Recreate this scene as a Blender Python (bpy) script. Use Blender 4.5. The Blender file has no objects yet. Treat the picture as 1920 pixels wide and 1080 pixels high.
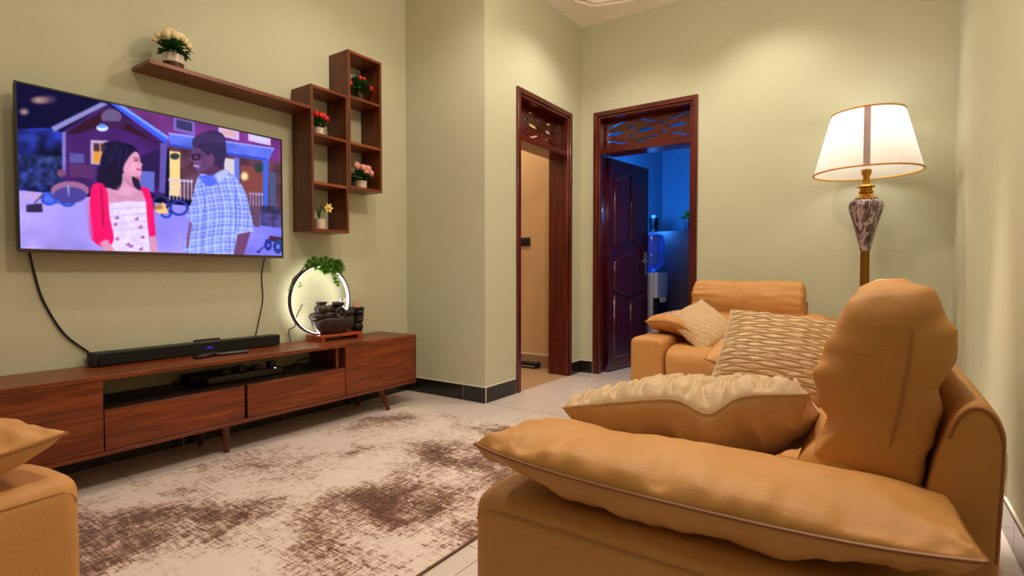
import bpy, bmesh, math, random
import numpy as np
from mathutils import Vector, Matrix, noise
random.seed(7)
SC = bpy.context.scene
COL = SC.collection

# ------------------------------------------------------------------ camera
YAW, PIT, FPX, CAMH = math.radians(34.47), math.radians(-1.65), 1004.1, 0.95
fw = Vector((math.cos(YAW)*math.cos(PIT), math.sin(YAW)*math.cos(PIT), math.sin(PIT)))
rt = Vector((math.sin(YAW), -math.cos(YAW), 0)); up = rt.cross(fw)
cam = bpy.data.cameras.new('camera'); cam.sensor_width = 36; cam.lens = 36*FPX/1920; cam.clip_start = 0.02
camo = bpy.data.objects.new('camera', cam); COL.objects.link(camo)
mw = Matrix((rt, up, -fw)).transposed().to_4x4(); mw.translation = (0, 0, CAMH)
camo.matrix_world = mw
SC.camera = camo
# ------------------------------------------------------------------ world, exposure
w = bpy.data.worlds.new('world'); SC.world = w; w.use_nodes = True
w.node_tree.nodes['Background'].inputs[0].default_value = (0.9, 0.75, 0.55, 1)
w.node_tree.nodes['Background'].inputs[1].default_value = 0.004
SC.view_settings.view_transform = 'Standard'; SC.view_settings.look = 'None'
SC.view_settings.gamma = 1; SC.view_settings.use_curve_mapping = False
SC.view_settings.exposure = 0.16
# ceiling lamps: x, y, watts, full cone in degrees, colour
WARM = (1.0, 0.88, 0.73)
DOWNLIGHTS = [(2.89, -0.04, 420, 23, WARM, 'above the far end of the sofa'), (4.0, 0.72, 31, 118, WARM, 'above the far armchair'), (3.72, 1.72, 36, 130, WARM, 'in front of the two doorways'),
              (2.2, 2.2, 27, 140, WARM, 'above the right end of the console'), (0.55, 2.2, 14, 140, WARM, 'above the left end of the console'),
              (1.15, 0.45, 70, 140, WARM, 'above the near end of the sofa'), (-1.1, 1.0, 3, 150, WARM, 'behind the camera')]
FILL_GLOBE_E, CORRIDOR_W, KITCHEN_W, LAMP_W, RING_E = 88, 13, 28, 4.2, 16.0
# ------------------------------------------------------------------ materials
def lin(c):
    return tuple(((v/255)/12.92 if v/255 <= 0.04045 else ((v/255+0.055)/1.055)**2.4) for v in c)
MATS = {}
def nt(name):
    m = bpy.data.materials.new(name); m.use_nodes = True
    t = m.node_tree; return m, t, t.nodes['Principled BSDF']
def coords(t, scale=(1, 1, 1), rot=(0, 0, 0), kind='Object'):
    tc = t.nodes.new('ShaderNodeTexCoord'); mp = t.nodes.new('ShaderNodeMapping')
    mp.inputs['Scale'].default_value = scale; mp.inputs['Rotation'].default_value = rot
    t.links.new(tc.outputs[kind], mp.inputs[0]); return mp.outputs[0]
def noise_n(t, vec, sc, det=4, rough=0.55, dist=0):
    n = t.nodes.new('ShaderNodeTexNoise'); n.inputs['Scale'].default_value = sc; n.inputs['Detail'].default_value = det
    n.inputs['Roughness'].default_value = rough; n.inputs['Distortion'].default_value = dist
    t.links.new(vec, n.inputs['Vector']); return n.outputs['Fac']
def ramp(t, fac, stops):
    r = t.nodes.new('ShaderNodeValToRGB'); e = r.color_ramp.elements
    while len(e) < len(stops): e.new(0.5)
    for k, (p, c) in enumerate(stops): e[k].position = p; e[k].color = (*c, 1)
    t.links.new(fac, r.inputs[0]); return r.outputs[0]
def math_n(t, op, a, b=None):
    m = t.nodes.new('ShaderNodeMath'); m.operation = op
    for k, v in enumerate((a, b)):
        if v is None: continue
        if isinstance(v, (int, float)): m.inputs[k].default_value = v
        else: t.links.new(v, m.inputs[k])
    return m.outputs[0]
def bump_n(t, b, h, strength=0.2, dist=0.01):
    n = t.nodes.new('ShaderNodeBump'); n.inputs['Strength'].default_value = strength; n.inputs['Distance'].default_value = dist
    t.links.new(h, n.inputs['Height']); t.links.new(n.outputs[0], b.inputs['Normal'])
def M(name, col, rough=0.5, metal=0, var=0.08, vs=6, bump=0, bs=60, spec=0.5, coat=0, emit=None, es=0, sheen=0):
    if name in MATS: return MATS[name]
    m, t, b = nt(name); c = lin(col)
    v = coords(t)
    if var:
        f = noise_n(t, v, vs, 3)
        t.links.new(ramp(t, f, [(0.3, tuple(x*(1-var) for x in c)), (0.7, tuple(min(1, x*(1+var)) for x in c))]), b.inputs['Base Color'])
    else: b.inputs['Base Color'].default_value = (*c, 1)
    b.inputs['Roughness'].default_value = rough; b.inputs['Metallic'].default_value = metal
    b.inputs['Specular IOR Level'].default_value = spec; b.inputs['Coat Weight'].default_value = coat
    b.inputs['Sheen Weight'].default_value = sheen
    if bump: bump_n(t, b, noise_n(t, v, bs, 4), bump, 0.004)
    if emit: b.inputs['Emission Color'].default_value = (*lin(emit), 1); b.inputs['Emission Strength'].default_value = es
    MATS[name] = m; return m
def wood(name, dark, mid, light, axis, rough=0.38, coat=0.1):
    m, t, b = nt(name)
    s = [14, 14, 14]; s[axis] = 0.9
    v = coords(t, s)
    f1 = noise_n(t, v, 2.2, 6, 0.62, 0.9)
    s2 = [60, 60, 60]; s2[axis] = 2.0
    f2 = noise_n(t, coords(t, s2), 2.0, 3, 0.6)
    f = math_n(t, 'ADD', math_n(t, 'MULTIPLY', f1, 0.72), math_n(t, 'MULTIPLY', f2, 0.28))
    t.links.new(ramp(t, f, [(0.36, lin(dark)), (0.5, lin(mid)), (0.64, lin(light))]), b.inputs['Base Color'])
    b.inputs['Roughness'].default_value = rough; b.inputs['Coat Weight'].default_value = coat
    bump_n(t, b, f, 0.08, 0.002); MATS[name] = m; return m
WX = wood('walnut_x', (78, 28, 3), (114, 48, 7), (144, 72, 18), 0)
WZ = wood('walnut_z', (68, 26, 3), (96, 42, 8), (120, 58, 15), 2)  # upright boards darkened: shade of cabinet sides and insides put into the colour
MAHZ = wood('mahogany_z', (58, 9, 6), (86, 18, 9), (110, 36, 15), 2, 0.3, 0.25)
MAHX = wood('mahogany_x', (58, 9, 6), (86, 18, 9), (110, 36, 15), 0, 0.3, 0.25)
MAHY = wood('mahogany_y', (58, 9, 6), (86, 18, 9), (110, 36, 15), 1, 0.3, 0.25)
DOORW = wood('door_mahogany', (46, 8, 12), (70, 14, 18), (88, 22, 22), 2, 0.22, 0.6)
REDW = wood('red_wood', (130, 44, 20), (170, 68, 34), (190, 86, 46), 0)
WALL = M('wall_paint', (200, 202, 176), 0.75, var=0.02, vs=2, bump=0.05, bs=120, spec=0.25)
BEIGE = M('corridor_warm_lit_wall', (216, 182, 140), 0.8, var=0.02, spec=0.2)  # warm corridor lighting put into the wall colour as beige
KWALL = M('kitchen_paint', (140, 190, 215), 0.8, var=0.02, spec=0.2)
CEIL = M('ceiling_plaster', (250, 240, 230), 0.85, var=0.02, spec=0.2)
WHITE = M('white_plaster_line', (230, 226, 210), 0.6, var=0)
TILE = M('floor_tile_cream', (224, 212, 206), 0.22, var=0.05, vs=1.3, spec=0.5)
GROUT = M('grout', (172, 152, 128), 0.9, var=0.05)
CTILE = M('corridor_tile', (186, 152, 116), 0.4, var=0.06)
BLKT = M('black_skirting_tile', (34, 30, 32), 0.16, var=0.2, vs=10)
BTILE = M('beige_skirting', (176, 146, 112), 0.5)
LEATH = None
def leather():
    m, t, b = nt('tan_leather'); v = coords(t)
    f = noise_n(t, v, 3.0, 4)
    t.links.new(ramp(t, f, [(0.3, lin((194, 139, 76))), (0.7, lin((208, 153, 90)))]), b.inputs['Base Color'])
    b.inputs['Roughness'].default_value = 0.52; b.inputs['Specular IOR Level'].default_value = 0.34
    vo = t.nodes.new('ShaderNodeTexVoronoi'); vo.inputs['Scale'].default_value = 420; t.links.new(v, vo.inputs['Vector'])
    h = math_n(t, 'ADD', math_n(t, 'MULTIPLY', vo.outputs['Distance'], 0.1), math_n(t, 'MULTIPLY', noise_n(t, coords(t, (1, 1, 1)), 16, 3, 0.5, 0.6), 1.6))
    bump_n(t, b, h, 0.16, 0.012); return m
LEATH = leather()
LEDGE = M('leather_piping', (150, 96, 48), 0.5)
SEAMC = M('leather_seam', (168, 114, 64), 0.5)
FABRIC = M('cushion_sateen', (200, 164, 116), 0.33, var=0.05, vs=30, bump=0.1, bs=260, sheen=0.3)
FABQ = M('cushion_quilted', (206, 176, 134), 0.55, var=0.06, vs=40, bump=0.12, bs=300, sheen=0.3)
BLACK = M('black_plastic', (9, 8, 9), 0.4, var=0)
BLACKM = M('black_matt', (16, 15, 16), 0.7, var=0)
FABBLK = M('black_speaker_cloth', (8, 8, 9), 0.85, bump=0.3, bs=900, var=0)
BEZEL = M('tv_bezel_strip', (88, 70, 68), 0.35, metal=0.5, var=0)
GOLD = M('gold_metal', (196, 140, 52), 0.26, metal=0.9, var=0.05)
BRASS = M('dark_brass', (140, 96, 36), 0.3, metal=0.85, var=0.06)
SILVER = M('brushed_silver', (190, 190, 196), 0.35, metal=0.6, var=0.05)
STONE = M('dark_resin_stone', (48, 36, 34), 0.4, var=0.3, vs=14, bump=0.25, bs=26)
POTW = M('white_ceramic', (226, 212, 200), 0.35, var=0.03)
POTD = M('dark_pot', (50, 36, 32), 0.5)
POTB = M('brown_pot_base', (66, 36, 24), 0.5)
LEAFD = M('leaf_dark', (46, 104, 36), 0.5, var=0.35, vs=30)
LEAFL = M('leaf_light', (108, 146, 40), 0.5, var=0.3, vs=30)
PINE = M('pine_green', (96, 156, 40), 0.55, var=0.35, vs=25)
RED = M('red_petal', (208, 20, 24), 0.5, var=0.15, vs=40)
PINK = M('pink_petal', (232, 158, 148), 0.5, var=0.12, vs=40)
CREAM = M('cream_petal', (232, 216, 168), 0.5, var=0.08, vs=40)
YELL = M('yellow_petal', (236, 214, 74), 0.5, var=0.1, vs=40)
STEM = M('plant_stem', (82, 70, 34), 0.6)
FRIDGE = M('dark_fridge', (44, 42, 56), 0.4, var=0.04)
# ------------------------------------------------------------------ object helpers
def link(o, parent=None):
    COL.objects.link(o)
    if parent is not None: o.parent = parent
    return o
def tag(o, label=None, cat=None, group=None, kind=None):
    if label: o['label'] = label
    if cat: o['category'] = cat
    if group: o['group'] = group
    if kind: o['kind'] = kind
    return o
def empty(name, loc, rz=0.0):
    e = bpy.data.objects.new(name, None); e.empty_display_size = 0.05; e.location = loc; e.rotation_euler = (0, 0, rz); return link(e)
def obj(name, me, mat=None, parent=None, smooth=False):
    if isinstance(me, bmesh.types.BMesh):
        b = me; me = bpy.data.meshes.new(name); b.normal_update(); b.to_mesh(me); b.free()
    if mat is not None and not me.materials: me.materials.append(mat)
    if smooth: me.polygons.foreach_set('use_smooth', [True]*len(me.polygons))
    return link(bpy.data.objects.new(name, me), parent)
def smooth_angle(o, deg=35):
    me = o.data
    me.polygons.foreach_set('use_smooth', [True]*len(me.polygons))
    b = bmesh.new(); b.from_mesh(me)
    for e in b.edges:
        e.smooth = not (len(e.link_faces) == 2 and e.calc_face_angle(0) > math.radians(deg))
    b.to_mesh(me); b.free(); return o
def shift(parent): return Vector(parent.location) if parent is not None and parent.get('_w') else Vector((0, 0, 0))
def bxm(b, lo, hi, off=(0, 0, 0)):
    lo = Vector(lo)-Vector(off); hi = Vector(hi)-Vector(off)
    vs = [b.verts.new((x, y, z)) for x in (lo.x, hi.x) for y in (lo.y, hi.y) for z in (lo.z, hi.z)]
    for f in ((0, 1, 3, 2), (4, 6, 7, 5), (0, 4, 5, 1), (2, 3, 7, 6), (0, 2, 6, 4), (1, 5, 7, 3)): b.faces.new([vs[i] for i in f])
    return vs
def box(name, lo, hi, mat, parent=None, bevel=0.0, seg=2):
    """box given in the parent's frame; world coordinates when the parent is a world-built thing"""
    b = bmesh.new(); bxm(b, lo, hi, shift(parent))
    if bevel: bmesh.ops.bevel(b, geom=b.edges[:], offset=bevel, segments=seg, profile=0.5, affect='EDGES')
    bmesh.ops.recalc_face_normals(b, faces=b.faces[:])
    o = obj(name, b, mat, parent)
    if bevel: smooth_angle(o, 40)
    return o
def boxes(name, lst, mat, parent=None):
    b = bmesh.new()
    for lo, hi in lst: bxm(b, lo, hi, shift(parent))
    bmesh.ops.recalc_face_normals(b, faces=b.faces[:])
    return obj(name, b, mat, parent)
def thing(name, label, cat, loc, group=None, rz=0.0, kind=None):
    e = empty(name, loc, rz); tag(e, label, cat, group, kind)
    if rz == 0: e['_w'] = 1
    return e
def lathe(name, prof, mat, parent=None, center=(0, 0, 0), n=28, tilt=None, cap=True):
    b = bmesh.new(); c = Vector(center)-shift(parent); rings = []
    for r, z in prof:
        rings.append([b.verts.new((c.x+r*math.cos(2*math.pi*k/n), c.y+r*math.sin(2*math.pi*k/n), c.z+z)) for k in range(n)])
    for a, d in zip(rings[:-1], rings[1:]):
        for k in range(n): b.faces.new((a[k], a[(k+1) % n], d[(k+1) % n], d[k]))
    if cap:
        if prof[0][0] > 1e-5: b.faces.new(rings[0][::-1])
        if prof[-1][0] > 1e-5: b.faces.new(rings[-1])
    bmesh.ops.remove_doubles(b, verts=b.verts[:], dist=1e-6); bmesh.ops.recalc_face_normals(b, faces=b.faces[:])
    return smooth_angle(obj(name, b, mat, parent), 42)
def tube_bm(b, pts, rad, n=8, closed=False, off=(0, 0, 0)):
    pts = [Vector(p)-Vector(off) for p in pts]; N = len(pts); rings = []; prev = None
    for i, p in enumerate(pts):
        a = pts[i-1] if (i > 0 or closed) else p; c = pts[(i+1) % N] if (i < N-1 or closed) else p
        t = (c-a).normalized()
        if prev is None: x = t.orthogonal().normalized()
        else: x = (prev-t*prev.dot(t)).normalized()
        prev = x; y = t.cross(x); r = rad[i] if isinstance(rad, (list, tuple)) else rad
        rings.append([b.verts.new(p+(x*math.cos(2*math.pi*k/n)+y*math.sin(2*math.pi*k/n))*r) for k in range(n)])
    rng = range(N) if closed else range(N-1)
    for i in rng:
        a, d = rings[i], rings[(i+1) % N]
        o = 0
        if closed and i == N-1: o = min(range(n), key=lambda q: (a[0].co-d[q].co).length)
        for k in range(n): b.faces.new((a[k], a[(k+1) % n], d[(k+1+o) % n], d[(k+o) % n]))
    if not closed: b.faces.new(rings[0][::-1]); b.faces.new(rings[-1])
def tube(name, pts, rad, mat, parent=None, n=8, closed=False):
    b = bmesh.new(); tube_bm(b, pts, rad, n, closed, shift(parent)); bmesh.ops.recalc_face_normals(b, faces=b.faces[:])
    return smooth_angle(obj(name, b, mat, parent), 50)
def crom(pts, n=8, closed=False):
    P = [Vector(p) for p in pts]; N = len(P); out = []
    for i in range(N if closed else N-1):
        g = lambda k: P[k % N] if closed else P[max(0, min(N-1, k))]
        a, b_, c, d = g(i-1), g(i), g(i+1), g(i+2)
        for s in range(n):
            t = s/n; out.append(0.5*((2*b_)+(c-a)*t+(2*a-5*b_+4*c-d)*t*t+(3*b_-a-3*c+d)*t**3))
    if not closed: out.append(P[-1])
    return out
def flat_curve(name, splines, depth, mat, parent, mtx, bevel=0.0):
    """filled 2-D outlines (inner ones become holes), given thickness, placed by a matrix"""
    cu = bpy.data.curves.new('tmp', 'CURVE'); cu.dimensions = '2D'; cu.fill_mode = 'BOTH'; cu.extrude = depth/2
    cu.bevel_depth = bevel; cu.bevel_resolution = 1
    for pts in splines:
        s = cu.splines.new('POLY'); s.points.add(len(pts)-1); s.use_cyclic_u = True
        for p, q in zip(s.points, pts): p.co = (q[0], q[1], 0, 1)
    tmp = bpy.data.objects.new('tmp', cu); COL.objects.link(tmp); bpy.context.view_layer.update()
    me = bpy.data.meshes.new_from_object(tmp.evaluated_get(bpy.context.evaluated_depsgraph_get()))
    bpy.data.objects.remove(tmp); bpy.data.curves.remove(cu)
    me.transform(mtx); me.name = name; me.materials.clear()
    o = obj(name, me, mat, parent)
    return o

# ------------------------------------------------------------------ room shell
XW, YT, YB, YD, XC, ZC, XL = 3.08, 3.142, 2.352, -0.40, 4.579, 3.243, -2.2
def structure(name, lst, mat, label, cat):
    return tag(boxes(name, lst, mat), label, cat, kind='structure')
structure('wall_left', [((XL, YT, 0), (XW, YT+0.15, ZC))], WALL, 'pale sage green wall behind the television', 'wall')
structure('wall_return', [((XW, YB+0.2, 0), (XW+0.12, YT+0.15, ZC))], WALL, 'pale green wall return beside the walnut console', 'wall')
D1 = (3.485, 4.38, 2.40); D2 = (1.266, 2.216, 2.43)
structure('wall_hall', [((XW, YB, 0), (D1[0], YB+0.2, ZC)), ((D1[1], YB, 0), (XC, YB+0.2, ZC)), ((D1[0], YB, D1[2]), (D1[1], YB+0.2, ZC))],
          WALL, 'pale green wall pierced by the corridor doorway', 'wall')
structure('wall_back', [((XC, YD-0.15, 0), (XC+0.2, D2[0], ZC)), ((XC, D2[1], 0), (XC+0.2, YB+0.2, ZC)), ((XC, D2[0], D2[2]), (XC+0.2, D2[1], ZC))],
          WALL, 'pale green back wall with the kitchen doorway', 'wall')
structure('wall_right', [((XL, YD-0.15, 0), (XC, YD, ZC))], WALL, 'pale wall along the right behind the sofa', 'wall')
structure('wall_front', [((XL-0.15, YD-0.15, 0), (XL, YT+0.15, ZC))], WALL, 'pale green wall behind the camera', 'wall')
cl = structure('ceiling', [((XL-0.15, YD-0.15, ZC), (XC+0.2, YT+0.15, ZC+0.1))], CEIL, 'cream plaster ceiling with raised moulding', 'ceiling')
# raised plaster band on the ceiling, following the walls with a scalloped corner
arc = crom([(XC-0.24, YD+0.3, 0), (XC-0.24, 0.8, 0), (XC-0.245, 1.5, 0), (4.305, 1.812, 0), (4.262, 1.94, 0), (4.213, 2.065, 0), (4.138, 2.10, 0), (4.06, 2.145, 0), (3.8, 2.15, 0), (3.3, 2.15, 0)], 8)
for k, (r, dd) in enumerate(((0.022, 0.0), (0.012, 0.05))):
    pts = [Vector((p.x-dd*0.7, p.y-dd*0.7, ZC-0.004)) for p in arc]
    tube('plaster_moulding', pts, r, CEIL, cl, 8)
# corridor behind door 1
structure('wall_corridor', [((XC+0.01, YB+0.2, 0), (XC+0.15, 4.4, 2.9)), ((XW+0.12, 4.25, 0), (XC+0.01, 4.4, 2.9)), ((XW+0.0, YT+0.15, 0), (XW+0.12, 4.4, 2.9))],
          BEIGE, 'corridor end wall with its warm light coloured in as beige', 'wall')
structure('ceiling_corridor', [((XW+0.12, YB+0.2, 2.9), (XC+0.15, 4.4, 3.0))], CEIL, 'ceiling over the corridor', 'ceiling')
structure('floor_corridor', [((XW, YB+0.0, -0.06), (XC+0.01, 4.25, 0.0))], CTILE, 'brown tiled floor of the corridor', 'floor')
tag(box('baseboard_corridor', (XC-0.004, YB+0.2, 0), (XC+0.01, 4.25, 0.118), BTILE), 'beige skirting at the foot of the corridor wall', 'skirting', kind='structure')
tag(box('trim_corridor', (XC-0.006, YB+0.2, 0.118), (XC+0.01, 4.25, 0.128), WHITE), 'thin white line above the corridor skirting', 'trim', kind='structure')
# kitchen behind door 2
KX = 7.03
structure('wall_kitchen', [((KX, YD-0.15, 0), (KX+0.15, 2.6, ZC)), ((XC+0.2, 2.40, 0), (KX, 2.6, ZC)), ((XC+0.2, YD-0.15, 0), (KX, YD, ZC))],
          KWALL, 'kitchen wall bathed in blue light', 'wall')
structure('ceiling_kitchen', [((XC+0.2, YD-0.15, ZC), (KX+0.15, 2.6, ZC+0.1))], CEIL, 'ceiling of the kitchen', 'ceiling')
structure('floor_kitchen', [((XC, YD-0.15, -0.06), (KX+0.15, 2.6, 0.0))], TILE, 'pale tiled floor of the kitchen', 'floor')
# floor with single tiles
fl = structure('floor', [((XL-0.15, YD-0.15, -0.06), (XW, YT+0.15, -0.0025)), ((XW, YD-0.15, -0.06), (XC, YB, -0.0025))], GROUT, 'cream square floor tiles with thin joints', 'floor')
P, GX, GY, J = 0.415, 2.26, 1.083, 0.0018
tile_meshes = {}
for i in range(-6, 7):
    for j in range(-5, 6):
        for (rx0, rx1, ry0, ry1) in ((-0.25, XW, YD, YT), (XW, XC, YD, YB)):
            x0, x1 = max(GX+i*P+J, rx0), min(GX+(i+1)*P-J, rx1); y0, y1 = max(GY+j*P+J, ry0), min(GY+(j+1)*P-J, ry1)
            if x1-x0 < 0.02 or y1-y0 < 0.02: continue
            key = (round(x1-x0, 4), round(y1-y0, 4))
            if key not in tile_meshes:
                b = bmesh.new(); bxm(b, (0, 0, -0.01), (x1-x0, y1-y0, 0)); bmesh.ops.recalc_face_normals(b, faces=b.faces[:])
                me = bpy.data.meshes.new('floor_tile'); b.to_mesh(me); b.free(); me.materials.append(TILE); tile_meshes[key] = me
            o = link(bpy.data.objects.new('floor_tile', tile_meshes[key]), fl); o.location = (x0, y0, 0)
# skirtings: a white bed with black tiles on it
BZ, BT = 0.112, 0.012
def skirting(name, a, c, nrm, label, start=0.0, tl=0.6):
    a, c, nrm = Vector((*a, 0)), Vector((*c, 0)), Vector((*nrm, 0)); d = (c-a); L = d.length; d.normalize()
    def seg(s0, s1, z0, z1, t0, t1):
        q = [a+d*s0+nrm*t0, a+d*s1+nrm*t1]
        lo = [min(q[0][k], q[1][k]) for k in range(2)]; hi = [max(q[0][k], q[1][k]) for k in range(2)]
        return (*lo, z0), (*hi, z1)
    root = tag(boxes(name, [seg(0, L, 0, BZ+0.007, 0, BT*0.75)], WHITE), label, 'skirting', kind='structure')
    s = -start
    while s < L:
        s0, s1 = max(0.002, s+0.002), min(L-0.002, s+tl-0.002)
        if s1-s0 > 0.01: boxes('skirting_tile', [seg(s0, s1, 0.002, BZ, 0, BT)], BLKT, root)
        s += tl
skirting('baseboard_left', (XL, YT), (XW, YT), (0, -1), 'black tile skirting behind the console', 0.02)
skirting('baseboard_return', (XW, YT-BT), (XW, YB-BT), (-1, 0), 'black tile skirting on the wall return', 0.02)
skirting('baseboard_hall', (XW, YB), (D1[0]-0.02, YB), (0, -1), 'black tile skirting left of the corridor doorway')
skirting('baseboard_corner', (D1[1]+0.004, YB), (XC-BT, YB), (0, -1), 'short black skirting tile right of the corridor doorway')
skirting('baseboard_back', (XC, YB), (XC, D2[1]+0.004), (-1, 0), 'short black skirting tile left of the kitchen doorway')
skirting('baseboard_rear', (XC, D2[0]-0.004), (XC, YD+BT), (-1, 0), 'black tile skirting behind the armchair')
skirting('baseboard_right', (XC, YD), (XL, YD), (0, 1), 'grey black tile skirting along the right wall', 0.25)

# ------------------------------------------------------------------ doors
def wisp(cx, cy, sx, sy, flip=1):
    """an S-shaped pierced hole"""
    top, bot = [], []
    for k in range(13):
        t = k/12; x = -1+2*t; y = flip*0.55*math.sin(x*2.6); wd = 0.10+0.26*math.sin(math.pi*t)**0.8*(1-0.45*t)
        top.append((cx+x*sx, cy+(y+wd)*sy)); bot.append((cx+x*sx, cy+(y-wd)*sy))
    return top+bot[::-1]
def lens(cx, cy, sx, sy):
    return [(cx+sx*math.cos(a), cy+sy*math.sin(a)*abs(math.sin(a))**0.4) for a in [2*math.pi*k/16 for k in range(16)]]
def doorway(name, label, to_world, wd, top, lint, thick, mats):
    """to_world maps (s along opening, n into wall, z); casing, lining, transom bar and pierced transom panel"""
    mv, ms = mats
    root = tag(empty(name, (0, 0, 0)), label, 'doorway', kind='structure')
    def bb(nm, s0, s1, n0, n1, z0, z1, m, bev=0.004):
        a, c = to_world(s0, n0, z0), to_world(s1, n1, z1)
        return box(nm, [min(a[k], c[k]) for k in range(3)], [max(a[k], c[k]) for k in range(3)], m, root, bev, 1)
    cw = 0.042
    for side, (s0, s1) in (('casing', (0, cw)), ('casing', (wd-cw, wd))): bb(side, s0, s1, -0.018, 0.02, 0, top, mv)
    bb('casing', cw, wd-cw, -0.018, 0.02, top-cw, top, ms)
    b2 = 0.022                       # inner bead, a step back
    bb('bead', cw, cw+b2, -0.006, 0.05, 0, top-cw, mv); bb('bead', wd-cw-b2, wd-cw, -0.006, 0.05, 0, top-cw, mv); bb('bead', cw+b2, wd-cw-b2, -0.006, 0.05, top-cw-b2, top-cw, ms)
    bb('jamb', 0.0, cw+0.006, 0.02, thick+0.004, 0, top-0.002, mv, 0); bb('jamb', wd-cw-0.006, wd, 0.02, thick+0.004, 0, top-0.002, mv, 0)
    bb('head', cw+0.006, wd-cw-0.006, 0.05, thick+0.004, top-cw-0.006, top-0.002, ms, 0)
    bb('transom_bar', cw, wd-cw, 0.004, thick, lint, lint+0.05, ms)
    z0, z1 = lint+0.05, top-cw-0.006; s0, s1 = cw+0.006, wd-cw-0.006
    H, W = z1-z0, s1-s0
    holes = []
    for q, c in enumerate((0.16, 0.5, 0.84)):
        cx = c*W; f = 1 if q % 2 == 0 else -1
        holes += [wisp(cx, H*0.78, W*0.12, H*0.10, f), lens(cx-0.02, H*0.5, W*0.10, H*0.055), wisp(cx, H*0.22, W*0.12, H*0.10, -f)]
    holes += [lens(0.33*W, H*0.62, W*0.035, H*0.04), lens(0.67*W, H*0.38, W*0.035, H*0.04), lens(0.33*W, H*0.36, W*0.03, H*0.035), lens(0.67*W, H*0.64, W*0.03, H*0.035)]
    outline = [(0, 0), (W, 0), (W, H), (0, H)]
    o, ex, ez, en = to_world(s0, thick*0.6, z0), to_world(s0+1, thick*0.6, z0), to_world(s0, thick*0.6, z0+1), to_world(s0, thick*0.6+1, z0)
    mt = Matrix([[ex[k]-o[k], ez[k]-o[k], en[k]-o[k], o[k]] for k in range(3)]+[[0, 0, 0, 1]])
    flat_curve('transom_panel', [outline]+holes, 0.022, ms, root, mt)
    # stiles at the two ends of the pierced panel
    bb('transom_stile', s0, s0+0.045, thick*0.6-0.03, thick*0.6-0.012, z0, z1, mv, 0); bb('transom_stile', s1-0.045, s1, thick*0.6-0.03, thick*0.6-0.012, z0, z1, mv, 0)
    return root
doorway('door_1', 'open mahogany doorway to the warmly lit corridor with pierced transom', lambda s, n, z: (D1[0]+s, YB+n, z), D1[1]-D1[0], D1[2], 2.0, 0.2, (MAHZ, MAHX))
d2 = doorway('door_2', 'mahogany kitchen doorway with pierced transom and dark leaf swung inward', lambda s, n, z: (XC+n, D2[1]-s, z), D2[1]-D2[0], D2[2], 2.045, 0.2, (MAHZ, MAHY))
# the leaf, local u along the width, z up, n towards the viewer
hinge, tip = Vector((4.70, 2.135, 0)), Vector((5.44, 2.025, 0))
lu = (tip-hinge).normalized(); ln = Vector((lu.y, -lu.x, 0)); LW = (tip-hinge).length
LM = Matrix([[lu[k], (0, 0, 1)[k], ln[k], hinge[k]] for k in range(3)]+[[0, 0, 0, 1]])
leaf = flat_curve('door_leaf', [[(0, 0.012), (LW, 0.012), (LW, 2.03), (0, 2.03)]], 0.04, DOORW, d2, LM)
def lpanel(u0, u1, zb, zt, bf, tf):
    n = 12; pts = []
    for k in range(n+1): u = u0+(u1-u0)*k/n; pts.append((u, zb+bf(k/n)))
    for k in range(n, -1, -1): u = u0+(u1-u0)*k/n; pts.append((u, zt+tf(k/n)))
    return pts
z_ = lambda t: 0
og = lambda s: (lambda t: s*math.sin(math.pi*t)); s1_ = lambda s: (lambda t: s*math.sin(math.pi*t*0.5)**2); s2_ = lambda s: (lambda t: s*math.cos(math.pi*t*0.5)**2)
m_ = 0.1; h_ = LW/2
panels = [lpanel(m_, h_-0.03, 1.22, 1.90, s1_(0.06), s2_(-0.07)), lpanel(h_+0.03, LW-m_, 1.22, 1.90, s2_(0.06), s1_(-0.07)),
          lpanel(m_, LW-m_, 0.80, 1.04, og(-0.07), og(0.09)),
          lpanel(m_, h_-0.03, 0.14, 0.66, z_, s2_(0.06)), lpanel(h_+0.03, LW-m_, 0.14, 0.66, z_, s1_(0.06))]
for pts in panels:
    pl_ = flat_curve('raised_panel', [pts], 0.052, DOORW, leaf, LM, 0.012)
    tube('panel_moulding', [LM @ Vector((x, z, 0.03)) for x, z in pts], 0.008, DOORW, leaf, 6, True)
hb = bmesh.new()
for z0, z1, u0, u1, n0, n1 in ((0.93, 1.16, LW-0.075, LW-0.035, 0.02, 0.028),):
    vs = bxm(hb, (u0, z0, n0), (u1, z1, n1))
tube_bm(hb, [(LW-0.055, 1.07, 0.02), (LW-0.055, 1.07, 0.06), (LW-0.075, 1.07, 0.066), (LW-0.175, 1.068, 0.066)], 0.009, 8)
hb.transform(LM); obj('door_handle', hb, SILVER, leaf)

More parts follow.
